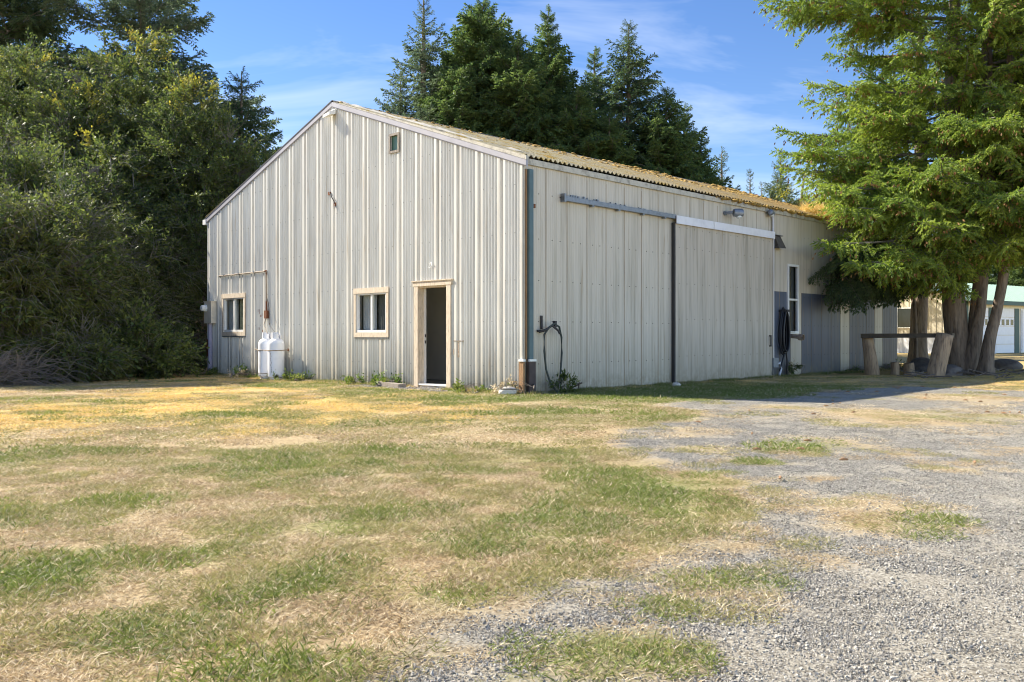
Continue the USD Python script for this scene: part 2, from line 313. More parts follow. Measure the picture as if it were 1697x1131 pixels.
# screws
mb = MB()
for z in (.55, 1.35, 2.12, 2.9, 3.75):
    for k in range(29):
        for e in (.17, .40):
            t = k * PAN + e
            if 4.7 < t < 9.3 and z < 3.8 or 9.4 < t < 10.8: continue
            RGT.box(mb, t - .007, t + .007, z - .007, z + .007, .004, .013)
for z in (.5, 1.35, 2.12, 3.0, 3.9, 4.8):
    for k in range(20):
        for e in (.18, .42):
            t = k * PAN + e + .02
            if z < top_g(t) - .1 and not holes_split(z - .1, z + .1, G_HOLES, t, t) != [(z - .1, z + .1)]:
                GAB.box(mb, t - .006, t + .006, z - .006, z + .006, .010, .036)
obj('screws', mb, 'dark_iron', shop, kind='stuff')

# roof: corrugated cement sheets, corrugations running down the slope
def roof_slope(t_eave, t_ridge, n_t, pitch=.135, amp=.024, seed=0):
    nu = int((LEN + .12) / pitch * 6); us = np.linspace(-.035, LEN + .085, nu); ts = np.linspace(t_eave, t_ridge, n_t)
    U, T = np.meshgrid(us, ts, indexing='ij')
    zz = roof_z(T) + .012 + .075 * (1 - np.minimum(T, WID - T) / (WID / 2)) + amp * np.cos(2 * np.pi * U / pitch)
    zz += .03 * (meshkit.fbm(np.stack([U * .5, T * .8, 0 * U + seed], -1), 3) - .5) + .018 * np.maximum(0, meshkit.noise(np.stack([U * 1.7, T * 2.1, 0 * U], -1), 3) - .55)
    top = np.concatenate([C0 + T[..., None] * DL + U[..., None] * DR, zz[..., None]], -1).reshape(-1, 3)
    bot = top - [0, 0, .010]
    i = (np.arange(nu - 1)[:, None] * n_t + np.arange(n_t - 1)[None]).ravel()
    q = np.stack([i, i + n_t, i + n_t + 1, i + 1], 1); N = nu * n_t
    mb = MB(); f = np.vstack([q, q[:, ::-1] + N])
    e = np.arange(nu - 1) * n_t
    f = np.vstack([f, np.stack([e, e + N, e + n_t + N, e + n_t], 1)])
    e2 = np.arange(n_t - 1); f = np.vstack([f, np.stack([e2, e2 + 1, e2 + 1 + N, e2 + N], 1)])
    mb.add(np.vstack([top, bot]), f)
    return mb
obj('roof', roof_slope(-.065, WID / 2 - .004, 26), 'mossy_roof', shop, smooth=40)
obj('roof', roof_slope(WID + .13, WID / 2 + .004, 14, seed=4), 'mossy_roof', shop, smooth=40)
mb = MB()                                              # ridge cap
for s in (-1, 1):
    tt = WID / 2
    a = np.array([GAB(tt, roof_z(tt) + .042, .05), GAB(tt, roof_z(tt) + .042, -LEN - .1), GAB(tt + s * .22, roof_z(tt) + .042 - .22 * SLOPE, -LEN - .1), GAB(tt + s * .22, roof_z(tt) + .042 - .22 * SLOPE, .05)])
    mb.add(np.vstack([a, a - [0, 0, .015]]), [[0, 1, 2, 3], [7, 6, 5, 4], [2, 6, 7, 3], [0, 3, 7, 4], [1, 5, 6, 2]])
obj('ridge_cap', mb, 'roof_edge_dark', shop)
def sloped(mb, t0, t1, lo, hi, o0, o1):                # a board that follows the rake on the gable
    GAB.box(mb, t0, t1, float(roof_z(t0)) + lo, float(roof_z(t0)) + hi, o0, o1, dz=float(roof_z(t1) - roof_z(t0)))
for (a, b) in ((-.11, WID / 2 - .002), (WID / 2 + .002, WID + .11)):
    mb = MB(); sloped(mb, a, b, -.105, -.005, .004, .060); obj('rake_trim', mb, 'trim_lavender', shop)
    mb = MB(); sloped(mb, a, b, -.125, -.106, .0, .045); obj('rake_trim', mb, 'trim_lavender', shop)
mb = MB(); sloped(mb, WID / 2 + .01, WID + .12, .000, .030, -.02, .068); obj('roof_edge_strip', mb, 'roof_edge_dark', shop)
q = [GAB(-.10, float(roof_z(-.10)) + .001, -.03), GAB(6.05, float(roof_z(6.05)) + .001, -.03), GAB(6.05, float(roof_z(6.05)) + .001, .045), GAB(-.10, float(roof_z(-.10)) + .001, .045), GAB(-.10, float(roof_z(-.10)) + .078, -.03), GAB(6.05, float(roof_z(6.05)) + .014, -.03), GAB(6.05, float(roof_z(6.05)) + .014, .045), GAB(-.10, float(roof_z(-.10)) + .078, .045)]
obj('verge_board', MB().hexa(np.array(q)[[1, 0, 3, 2, 5, 4, 7, 6]]), 'old_white_board', shop)
# loose, curling slivers of roofing along the near rake
mb = MB(); r2 = np.random.default_rng(8)
for k in range(26):
    t = r2.uniform(.2, 5.9); l = r2.uniform(.2, .7); o = r2.uniform(-.22, .02); zz = float(roof_z(t)) + .035 + .07 * (1 - t / 6.1)
    q = np.array([GAB(t, zz, o), GAB(t + l, zz + l * SLOPE, o + r2.uniform(-.03, .03)), GAB(t + l, zz + l * SLOPE + .01 + r2.uniform(0, .03), o - .14), GAB(t, zz + r2.uniform(0, .03), o - .14)])
    mb = MB().add(np.vstack([q, q - [0, 0, .006]]), [[0, 1, 2, 3], [7, 6, 5, 4], [0, 4, 5, 1], [1, 5, 6, 2], [2, 6, 7, 3], [3, 7, 4, 0]])
    obj('peeling_roofing', mb, 'old_white_board', shop)
# eave boards (weathered, in lengths)
cut = [0.0, 4.3, 8.9, 13.2, LEN]
for i in range(4):
    mb = MB(); RGT.box(mb, cut[i] + .004, cut[i + 1] - .004, 4.255 + .004 * (i % 2), 4.365, .018, .055); obj('fascia_board', mb, 'old_white_board', shop)
mb = MB(); FARL.box(mb, 0, LEN, 4.18, 4.33, .015, .055); obj('fascia_board', mb, 'old_white_board', shop)
mb = MB(); GAB.box(mb, WID + .03, WID + .19, 4.19, 4.33, -.06, .075); obj('gutter_end', mb, 'white_frame', shop)
mb = MB(); RGT.box(mb, .02, LEN, 4.31, 4.37, -.06, .012); obj('eave_plate', mb, 'post_dark', shop)
# corner pieces
mb = MB(); GAB.box(mb, -.012, .075, 0, 4.24, .022, .030); obj('corner_trim', mb, 'cream_steel', shop)
mb = MB(); RGT.box(mb, .026, .060, .62, 4.17, .012, .030); mb2 = mb
obj('corner_post', mb, 'post_brown', shop)
mb = MB(); RGT.box(mb, .064, .175, .62, 4.17, .016, .085); obj('downspout', mb, 'teal_paint', shop)
mb = MB(); GAB.box(mb, -.055, .05, -.03, .60, .031, .075); obj('corner_post', mb, 'post_brown', shop, label='short brown board at the foot of the corner')
mb = MB(); RGT.box(mb, .035, .21, -.03, .60, .030, .11); obj('corner_post', mb, 'post_dark', shop, label='dark board at the foot of the corner')
mb = MB(); GAB.box(mb, -.075, .055, .605, .645, .030, .09); RGT.box(mb, .03, .215, .605, .645, .0865, .125); obj('strap', mb, 'white_frame', shop)
mb = MB(); GAB.box(mb, WID - .07, WID + .015, 0, 4.22, .024, .032); obj('corner_trim', mb, 'cream_steel', shop)
mb = MB(); GAB.box(mb, 3.12, WID, -.06, .03, -.03, -.004); GAB.box(mb, 0, 1.95, -.06, .03, -.03, -.004); RGT.box(mb, .02, LEN, -.06, .035, -.03, -.003); obj('base_board', mb, 'post_dark', shop)
# inside: slab, partition, side partition
mb = MB(); GAB.box(mb, .1, WID - .1, -.06, .055, -LEN + .1, -.04); obj('floor_slab', mb, 'floor_grey', shop)
mb = MB(); GAB.box(mb, .1, WID - .1, .06, 4.2, -1.75, -1.65); obj('inner_wall', mb, 'interior_grey', shop)
mb = MB(); GAB.box(mb, .3, WID - .3, 2.75, 2.80, -1.64, -.06); obj('inner_ceiling', mb, 'interior_grey', shop)

# windows in the gable
def slider(wall, t0, t1, z0, z1, left_dark=True, seed=0, back=('curtain', 'blind_grey')):
    # t0 is the right end as seen from outside (t grows leftwards); casing boards outside, white sash inside, two panes
    w = UsdGeom.Xform.Define(stage, numbered(P_(shop), 'window')).GetPrim()
    mb = MB(); wall.box(mb, t0 - .06, t1 + .06, z1 - .01, z1 + .11, .024, .062); obj('casing_board', mb, 'casing_wood', w)
    mb = MB(); wall.box(mb, t0 - .05, t1 + .05, z0 - .115, z0 - .012, .024, .058); obj('casing_board', mb, 'casing_wood', w)
    mb = MB(); wall.box(mb, t0 - .04, t1 + .04, z0 - .145, z0 - .117, .024, .050); obj('sill_flashing', mb, 'galvanised', w)
    for (a, b) in ((t0 - .05, t0 + .02), (t1 - .02, t1 + .05)):
        mb = MB(); wall.box(mb, a, b, z0 - .010, z1 - .012, .024, .056); obj('casing_board', mb, 'casing_wood', w)
    mb = MB(); f = .045
    wall.box(mb, t0 + .022, t1 - .022, z0 - .008, z0 + f, -.03, .040); wall.box(mb, t0 + .022, t1 - .022, z1 - f, z1 - .014, -.03, .040)
    wall.box(mb, t0 + .022, t0 + .022 + f, z0 + f, z1 - f, -.03, .040); wall.box(mb, t1 - .022 - f, t1 - .022, z0 + f, z1 - f, -.03, .040)
    obj('frame', mb, 'white_frame', w)
    m = (t0 + t1) / 2
    mb = MB(); wall.box(mb, m - .028, m + .028, z0 + f + .002, z1 - f - .002, -.028, .030); obj('mullion', mb, 'white_frame', w)
    mb = MB(); wall.pane(mb, t0 + .06, m - .02, z0 + f, z1 - f, .0); obj('pane', mb, 'glass_pane', w)
    mb = MB(); wall.pane(mb, m + .02, t1 - .06, z0 + f, z1 - f, -.02); obj('pane', mb, 'glass_pane', w)
    # what hangs behind each half
    n = 24
    for (a, b, mm, oo) in ((t0 + .06, m, back[0], -.16), (m, t1 - .06, back[1], -.12)):
        us = np.linspace(a, b, n); hs = oo + .012 * np.sin(np.arange(n) * 1.9 + seed)
        obj('curtain', sheet(wall, us, hs, z0, lambda t: z1, flip=True), mm, w)
    return w
slider(GAB, 4.04, 5.19, 1.16, 2.03, back=('screen_dark', 'blind_grey'))
slider(GAB, 10.14, 11.28, 1.19, 2.10, seed=2, back=('curtain', 'blind_grey'))
# small green-paned window high in the gable
w = UsdGeom.Xform.Define(stage, numbered(P_(shop), 'window')).GetPrim(); tag(w, 'small square window with green glass high in the gable')
for (a, b, c, d) in ((3.625, 3.965, 5.37, 5.42), (3.625, 3.965, 5.0, 5.05), (3.625, 3.668, 5.052, 5.368), (3.922, 3.965, 5.052, 5.368)):
    mb = MB(); GAB.box(mb, a, b, c, d, .022, .055); obj('frame', mb, 'old_timber', w)
mb = MB(); GAB.box(mb, 3.668, 3.922, 5.05, 5.37, -.01, -.004); obj('pane', mb, 'vent_green', w)
# side doorway: casing, jambs, threshold
dw = UsdGeom.Xform.Define(stage, numbered(P_(shop), 'doorway')).GetPrim()
mb = MB(); GAB.box(mb, 1.94, 3.15, 2.105, 2.20, .024, .066); obj('casing_board', mb, 'casing_wood', dw)
mb = MB(); GAB.box(mb, 1.92, 3.17, 2.201, 2.222, .020, .082); obj('casing_cap', mb, 'casing_wood', dw)
for (a, b) in ((1.97, 2.10), (2.99, 3.11)):
    mb = MB(); GAB.box(mb, a, b, -.04, 2.104, .024, .060); obj('casing_board', mb, 'casing_wood', dw)
for (a, b) in ((2.07, 2.10), (2.985, 3.015)):
    mb = MB(); GAB.box(mb, a, b, .06, 2.10, -.15, .023); obj('jamb', mb, 'casing_wood', dw)
mb = MB(); GAB.box(mb, 2.955, 2.984, .085, 2.07, -.145, -.10); obj('weather_strip', mb, 'white_frame', dw)
for z in (.92, 1.05):
    mb = MB(); GAB.box(mb, 2.950, 2.9545, z, z + .06, -.135, -.105); obj('strike_plate', mb, 'dark_iron', dw)
mb = MB(); GAB.box(mb, 2.10, 2.984, 2.072, 2.104, -.15, .022); obj('jamb', mb, 'casing_wood', dw)
mb = MB(); GAB.box(mb, 2.10, 2.984, .057, .085, -.16, .05); obj('threshold', mb, 'white_frame', dw)
mb = MB(); GAB.box(mb, 2.102, 2.982, -.05, .055, .0, .030); obj('threshold', mb, 'trim_lavender', dw)
# sliding door on the long wall
sd = UsdGeom.Xform.Define(stage, numbered(P_(shop), 'sliding_door')).GetPrim()
for k in range(7):
    w_ = (9.22 - 4.80) / 7; us, hs = fine(4.80 + k * w_ + .001, 4.80 + (k + 1) * w_ - .001, pitch=.052, amp=.0035, lap=True)
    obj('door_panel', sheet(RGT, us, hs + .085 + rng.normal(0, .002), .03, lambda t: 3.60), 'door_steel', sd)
mb = MB(); RGT.box(mb, 4.755, 4.797, .02, 3.60, .03, .100); obj('door_edge', mb, 'dark_iron', sd)
mb = MB(); RGT.box(mb, 9.222, 9.262, .02, 3.60, .03, .095); obj('door_edge', mb, 'door_steel', sd)
mb = MB(); RGT.box(mb, 9.03, 9.06, .82, 1.07, .125, .150); RGT.box(mb, 9.03, 9.06, .80, .83, .09, .150); RGT.box(mb, 9.03, 9.06, 1.06, 1.09, .09, .150); obj('handle', mb, 'dark_iron', sd)
mb = MB()
for z in (.62, 1.45, 2.25, 3.05, 3.5):
    for k in range(14):
        t = 4.95 + k * .315; RGT.box(mb, t - .006, t + .006, z - .006, z + .006, .088, .098)
obj('screws', mb, 'dark_iron', sd, kind='stuff')
for (a, b) in ((4.78, 6.30), (6.325, 9.24)):
    mb = MB(); RGT.box(mb, a, b, 3.575, 3.755, .125, .150); RGT.box(mb, a, b, 3.740, 3.756, .01, .124); obj('track_cover', mb, 'white_paint', sd)
mb = MB(); RGT.box(mb, 1.01, 4.79, 3.685, 3.775, .020, .115); RGT.box(mb, 1.01, 1.06, 3.66, 3.82, .018, .125)
r2 = np.random.default_rng(12)
for k in range(44):                                     # litter of old nests and hanger bolts on top of the track
    t = r2.uniform(1.05, 4.7); RGT.box(mb, t - .01, t + r2.uniform(.005, .03), 3.776, 3.776 + r2.uniform(.01, .07) * (1.2 - .2 * t), .03, .06)
for t in (1.9, 2.75, 3.6, 4.4): RGT.box(mb, t - .03, t + .03, 3.65, 3.684, .03, .11)
obj('door_track', mb, 'galvanised', sd)
# tall narrow window on the long wall
w = UsdGeom.Xform.Define(stage, numbered(P_(shop), 'window')).GetPrim(); tag(w, 'tall narrow white window partly behind the drooping bough')
for (a, b, c, d) in ((10.14, 10.76, 2.93, 2.99), (10.14, 10.76, 1.13, 1.20), (10.14, 10.20, 1.202, 2.928), (10.70, 10.76, 1.202, 2.928)):
    mb = MB(); RGT.box(mb, a, b, c, d, .004, .050); obj('frame', mb, 'white_frame', w)
mb = MB(); RGT.box(mb, 10.20, 10.70, 2.02, 2.07, -.01, .030); obj('mullion', mb, 'white_frame', w)
for (c, d) in ((1.20, 2.02), (2.07, 2.93)):
    mb = MB(); RGT.pane(mb, 10.20, 10.70, c, d, .004); obj('pane', mb, 'glass_pane', w)
mb = MB(); RGT.box(mb, 10.15, 10.75, 1.15, 2.97, -.12, -.10); obj('inner_board', mb, 'screen_dark', w)
# ---------------------------------------------------------------- ground: lawn, gravel yard
def poly_px(pts): return shapely.Polygon([ground(*p) for p in pts]).buffer(0)
GRAVEL = poly_px([(560, 1200), (700, 1085), (790, 1035), (905, 1000), (1010, 955), (1130, 925), (1225, 880), (1300, 838), (1290, 812), (1215, 790), (1120, 783), (1060, 765), (1010, 742), (1050, 704), (1150, 692), (1230, 690),
                  (1130, 676), (1085, 668), (1180, 663), (1290, 661), (1360, 650), (1500, 641), (1640, 648), (1900, 655), (3400, 700), (3400, 1200)])
PATCH = []                                             # ellipses of growth on the ground: centre, half widths, tilt, kind, strength
for (px, py, rx, ry, kind, s) in [
    (480, 965, 85, 34, 'green', 1.0), (55, 950, 120, 42, 'green', 1.0), (590, 858, 100, 26, 'green', .75), (345, 912, 80, 22, 'green', .75), (60, 852, 130, 16, 'green', .55), (470, 768, 170, 20, 'green', .6), (200, 830, 90, 12, 'green', .5),
    (640, 748, 60, 9, 'green', .6), (1020, 812, 130, 40, 'green', .85), (900, 870, 150, 36, 'green', .75), (1100, 890, 90, 28, 'green', .6), (870, 962, 70, 22, 'green', .7), (740, 1000, 60, 22, 'green', .6), (520, 1105, 120, 26, 'green', .7),
    (40, 760, 110, 18, 'green', .5), (240, 1040, 100, 30, 'green', .45), (700, 700, 140, 14, 'green', .35), (840, 760, 160, 26, 'green', .3), (930, 690, 160, 12, 'green', .6), (760, 662, 120, 8, 'green', .7), (480, 640, 90, 6, 'green', .7), (600, 652, 60, 7, 'green', .8), (420, 690, 120, 7, 'green', .6),
    (1080, 655, 260, 14, 'green', .9), (1250, 645, 200, 10, 'green', .9), (1330, 655, 120, 8, 'green', .5), (860, 660, 60, 8, 'green', 1.0), (1100, 690, 90, 9, 'green', .6), (330, 655, 90, 9, 'gold', 1.0), (180, 680, 260, 22, 'gold', 1.0), (520, 672, 260, 24, 'gold', .9), (60, 700, 160, 22, 'gold', .7), (1150, 645, 90, 8, 'green', .8), (1640, 620, 140, 10, 'gold', .6),
    (1020, 1072, 125, 42, 'turf', 1.0), (1120, 1010, 70, 14, 'turf', .8), (1185, 962, 60, 13, 'turf', .6), (1250, 944, 50, 8, 'turf', .6), (1325, 902, 48, 13, 'turf', .9), (1285, 935, 40, 7, 'turf', .5), (1415, 862, 75, 24, 'tan', .8), (1470, 845, 80, 16, 'tan', .6), (1540, 868, 52, 9, 'turf', .5), (1520, 892, 26, 6, 'turf', .7),
    (1470, 913, 30, 6, 'turf', .5), (1330, 742, 80, 16, 'turf', .6), (1250, 765, 55, 8, 'turf', .7), (1400, 735, 90, 14, 'tan', .6), (1470, 690, 150, 16, 'tan', .9), (1560, 700, 120, 10, 'tan', .6), (1650, 740, 60, 9, 'tan', .5), (1210, 688, 20, 4, 'turf', 1.0), (1300, 676, 60, 4, 'tan', .9), (1160, 715, 90, 8, 'tan', .6), (1150, 742, 50, 6, 'tan', .6), (1090, 768, 60, 8, 'tan', .7),
    (1170, 800, 70, 10, 'tan', .7), (1200, 840, 70, 20, 'turf', .5), (1270, 985, 45, 10, 'tan', .5), (1360, 795, 70, 6, 'tan', .5), (1470, 795, 30, 5, 'turf', .5), (1600, 660, 120, 8, 'tan', .6), (880, 1030, 70, 14, 'tan', .7), (800, 1090, 90, 16, 'tan', .6), (940, 1060, 60, 16, 'tan', .6), (1360, 925, 50, 10, 'tan', .6), (1050, 1000, 60, 12, 'tan', .5), (980, 985, 60, 10, 'tan', .5), (1265, 1010, 30, 7, 'tan', .5),
    (1120, 985, 60, 9, 'tan', .6), (1240, 905, 60, 10, 'tan', .6), (1580, 690, 100, 6, 'turf', .4), (860, 1125, 50, 14, 'turf', .5), (1040, 1118, 120, 14, 'tan', .8), (1690, 690, 90, 12, 'tan', .6), (1480, 752, 60, 6, 'tan', .5), (1600, 780, 60, 7, 'tan', .4)]:
    c = ground(px, py); rw = rx / FPX * c[1]; rd = max(.05, (ground(px, py - ry)[1] - ground(px, py + ry)[1]) / 2)
    PATCH.append((c, rw, rd, kind, s))
def sstep(a, b, x): t = np.clip((x - a) / (b - a), 0, 1); return t * t * (3 - 2 * t)
def fb(x, y, s, o=4, seed=0): return meshkit.fbm(np.stack([x * s, y * s, 0 * x + .37], -1), o, seed)
def masks(x, y):
    x, y = np.asarray(x, float), np.asarray(y, float)
    inside = np.zeros(x.shape); near = (y > 1.5) & (y < 40) & (np.abs(x) < 45)
    if near.any():
        pts = shapely.points(x[near], y[near]); d = shapely.distance(pts, GRAVEL.boundary); inside[near] = np.where(shapely.contains(GRAVEL, pts), d, -d)
    inside[~near] = -3
    grav = sstep(-.22, .22, inside + 1.0 * (fb(x, y, 1.3, 4, 3) - .5) + .5 * (fb(x, y, 6, 2, 8) - .5))
    out = dict(green=np.zeros(x.shape), gold=np.zeros(x.shape), turf=np.zeros(x.shape), tan=np.zeros(x.shape))
    wob = 1.5 * (fb(x, y, 1.7, 4, 11) - .5) + .8 * (fb(x, y, 7, 3, 12) - .5)
    for (c, rw, rd, kind, s) in PATCH:
        q = np.sqrt(((x - c[0]) / rw) ** 2 + ((y - c[1]) / rd) ** 2)
        out[kind] = np.maximum(out[kind], min(1, (s ** 1.35 if kind in ('green', 'gold') else s * 1.25)) * sstep(1.75, .05, q + 1.1 * wob))
    grow = np.clip(np.maximum(out['turf'], out['tan']), 0, 1)
    speck = sstep(.60, .70, fb(x, y, 2.2, 4, 21)) * .28 * (grav > .5)
    grav = grav * (1 - grow) - speck * grav
    green = np.clip(np.maximum(out['green'] * (1 - sstep(.3, .7, grav)), out['turf']) + .22 * sstep(.53, .66, fb(x, y, .8, 4, 31)) * (grav < .4), 0, 1)
    return dict(gravel=np.clip(grav, 0, 1), green=green, gold=np.clip(out['gold'] + .5 * sstep(16, 21, y) * (y < 60), 0, 1), tan=out['tan'], brown=sstep(.5, .68, fb(x, y, 1.1, 4, 41)))
def gz(x, y):
    x, y = np.asarray(x, float), np.asarray(y, float)
    near = sstep(60, 30, y)
    z = near * (.07 * (fb(x, y, .35, 3, 51) - .5) + .022 * (fb(x, y, 2.3, 3, 52) - .5))
    # flatter against the building, a slight scuffed rise in the lawn on the left
    d = np.minimum(np.abs((np.stack([x, y], -1) - C0) @ NG), np.abs((np.stack([x, y], -1) - C0) @ NR))
    return z * (.35 + .65 * sstep(.2, 2, d)) + .10 * np.exp(-((x + 5.5) ** 2 / 6 + (y - 16.5) ** 2 / .9))
def axis(*seg): return np.unique(np.concatenate([np.arange(a, b, s) for a, b, s in seg] + [[seg[-1][1]]]).round(4))
gx = axis((-900, -120, 60), (-120, -30, 6), (-30, -12, .5), (-12, 12, .085), (12, 22, .25), (22, 60, 2), (60, 120, 10), (120, 900, 60))
gy = axis((-120, -8, 8), (-8, 2, .5), (2, 9, .07), (9, 20, .11), (20, 34, .25), (34, 70, 2), (70, 160, 10), (160, 1500, 80))
GX, GY = np.meshgrid(gx, gy, indexing='ij'); MK = masks(GX, GY); GZ = gz(GX, GY) + .012 * MK['gravel'] * (fb(GX, GY, 9, 2, 61) - .5)
n0, n1 = GX.shape; i = (np.arange(n0 - 1)[:, None] * n1 + np.arange(n1 - 1)[None]).ravel()
gm = usdkit.mesh(stage, '/World/ground', (np.stack([GX, GY, GZ], -1).reshape(-1, 3), np.stack([i, i + n1, i + n1 + 1, i + 1], 1)), None, smooth=True)
for k in ('gravel', 'green', 'gold', 'brown', 'tan'):
    UsdGeom.PrimvarsAPI(gm).CreatePrimvar(k, Sdf.ValueTypeNames.FloatArray, 'vertex').Set(Vt.FloatArray.FromNumpy(MK[k].ravel().astype(np.float32)))
tag(gm, 'dry mown lawn meeting a worn gravel yard', None, None, 'structure')
nodes = {'g': ('geometry', {}), 'p': ('principled_bsdf', dict(roughness=.95, specular_ior_level=.15)),
         'n1': ('noise_texture', dict(scale=28.0, detail=8.0, roughness=.75)), 'n2': ('noise_texture', dict(scale=3.0, detail=6.0, roughness=.65)),
         'straw': ('rgb_ramp', dict(ramp=[(.3, (.13, .095, .05)), (.46, (.32, .24, .13)), (.56, (.46, .36, .21)), (.72, (.58, .47, .30))])),
         'gold': ('rgb_ramp', dict(ramp=[(.3, (.34, .23, .07)), (.5, (.56, .40, .13)), (.72, (.68, .53, .22))])),
         'brown': ('rgb_ramp', dict(ramp=[(.3, (.16, .12, .07)), (.5, (.33, .25, .15)), (.75, (.46, .365, .23))])),
         'green': ('rgb_ramp', dict(ramp=[(.3, (.055, .085, .02)), (.5, (.125, .175, .04)), (.72, (.21, .25, .07))])),
         'v': ('voronoi_texture', dict(scale=110.0, feature='f1')), 'sv': ('separate_color', {}),
         'stone': ('rgb_ramp', dict(ramp=[(.0, (.145, .13, .108)), (.35, (.255, .238, .20)), (.7, (.35, .328, .282)), (1, (.44, .415, .355))])),
         'a1': ('attribute', dict(attribute='gravel')), 'a2': ('attribute', dict(attribute='green')), 'a3': ('attribute', dict(attribute='gold')), 'a4': ('attribute', dict(attribute='brown')),
         'br': ('math', dict(math_type='multiply', value2=.55)), 'gr': ('math', dict(math_type='multiply', value2=.85)),
         'm1': ('mix', {}), 'm2': ('mix', {}), 'm3': ('mix', {}), 'm4': ('mix', {}), 'sep': ('math', dict(math_type='multiply_add', value2=.6, value3=.2)),
         'h1': ('math', dict(math_type='multiply', value2=.6)), 'b': ('bump', dict(strength=.8, distance=.03)), 'n3': ('noise_texture', dict(scale=1.3, detail=5.0)), 'pale': ('mix', dict(mix_type='multiply')), 'pr': ('rgb_ramp', dict(ramp=[(.3, (.86, .84, .8)), (.7, (1.08, 1.07, 1.04))])), 'one': ('value', dict(value=1.0))}
links = [('g.position', x + '.vector') for x in ('n1', 'n2', 'v', 'n3')] + [('n1.fac', x + '.fac') for x in ('straw', 'gold', 'brown', 'green')] + [
    ('v.color', 'sv.color'), ('sv.r', 'stone.fac'), ('a4.fac', 'br.value1'), ('br.value', 'm1.fac'), ('straw.color', 'm1.color1'), ('brown.color', 'm1.color2'),
    ('a3.fac', 'm2.fac'), ('m1.color', 'm2.color1'), ('gold.color', 'm2.color2'), ('a2.fac', 'gr.value1'), ('gr.value', 'm3.fac'), ('m2.color', 'm3.color1'), ('green.color', 'm3.color2'),
    ('n3.fac', 'pr.fac'), ('one.value', 'pale.fac'), ('stone.color', 'pale.color1'), ('pr.color', 'pale.color2'),
    ('a1.fac', 'm4.fac'), ('m3.color', 'm4.color1'), ('pale.color', 'm4.color2'), ('m4.color', 'p.base_color'), ('n1.fac', 'h1.value1'), ('h1.value', 'b.height'), ('b.normal', 'p.normal')]
MAT['ground'] = usdkit.material(stage, '/World/Looks/ground', nodes, links, surface='p.BSDF')
UsdShade.MaterialBindingAPI.Apply(gm.GetPrim()).Bind(MAT['ground'])

# ---------------------------------------------------------------- scattering
from scipy.sparse import coo_matrix
from scipy.sparse.csgraph import connected_components
PROTO = {}
def make_proto(parent, key, pieces):
    # pieces: [(mesh, material, smooth)]; made once under the first scatter that uses it
    if key not in PROTO:
        p = f'{parent}/{key}'; UsdGeom.Xform.Define(stage, p)
        for i, (m, mm) in enumerate(pieces):
            v, f = m.get() if isinstance(m, MB) else m
            me = usdkit.mesh(stage, f'{p}/piece_{i:03d}', (v, f), MAT[mm])
            e = np.vstack([f[:, :2], f[:, 1:]]); lab = connected_components(coo_matrix((np.ones(len(e)), (e[:, 0], e[:, 1])), (len(v), len(v))), False)[1]
            tone = np.random.default_rng(len(v)).uniform(0, 1, lab.max() + 1)[lab]      # one tone for each blade, leaf or stone
            UsdGeom.PrimvarsAPI(me).CreatePrimvar('tone', Sdf.ValueTypeNames.FloatArray, 'vertex').Set(Vt.FloatArray.FromNumpy(tone.astype(np.float32)))
        PROTO[key] = p
    return PROTO[key]
def quat(R): # rotation matrices (n,3,3), columns are the local axes -> i j k r
    from scipy.spatial.transform import Rotation
    return Rotation.from_matrix(R).as_quat()
def frames(d, roll=None, up=(0, 0, 1)):
    # x axis along d, z axis as near to up as it gets, turned by roll about x
    x = nz(d); upv = np.broadcast_to(np.asarray(up, float), x.shape); y = np.cross(upv, x); y = np.where(np.linalg.norm(y, axis=1, keepdims=True) < 1e-3, [0, 1., 0], y); y = nz(y); z = np.cross(x, y)
    if roll is not None:
        c, s = np.cos(roll)[:, None], np.sin(roll)[:, None]; y, z = c * y + s * z, c * z - s * y
    return np.stack([x, y, z], -1)
def scatter(path, keys, pos, R, scale, idx, kind='stuff'):
    # keys: [(key, pieces or None)]
    pi = UsdGeom.PointInstancer.Define(stage, path)
    pi.CreatePrototypesRel().SetTargets([Sdf.Path(make_proto(path, k, PIECES[k])) for k in keys])
    pi.CreatePositionsAttr(Vt.Vec3fArray.FromNumpy(np.asarray(pos, np.float32)))
    q = quat(R) if np.ndim(R) == 3 else R
    pi.CreateOrientationsAttr(Vt.QuathArray.FromNumpy(q.astype(np.float16)))
    s = np.asarray(scale, np.float32); s = np.repeat(s[:, None], 3, 1) if s.ndim == 1 else s
    pi.CreateScalesAttr(Vt.Vec3fArray.FromNumpy(s))
    pi.CreateProtoIndicesAttr(Vt.IntArray.FromNumpy(np.asarray(idx, np.int32)))
    if kind: pi.GetPrim().SetCustomDataByKey('kind', kind)
    return pi.GetPrim()
PIECES = {}
def blades(b, d, L, w, side, mid=.42):
    b, d, side = (np.asarray(a, float) for a in (b, d, side)); L = np.asarray(L, float)[:, None]; w = np.asarray(w, float)[:, None]
    v = np.stack([b, b + d * L * mid + side * w / 2, b + d * L, b + d * L * mid - side * w / 2], 1).reshape(-1, 3)
    i = np.arange(len(b))[:, None] * 4
    return v, np.vstack([i + [0, 1, 2], i + [0, 2, 3]])
def rand_dirs(r, n): return nz(r.normal(size=(n, 3)))
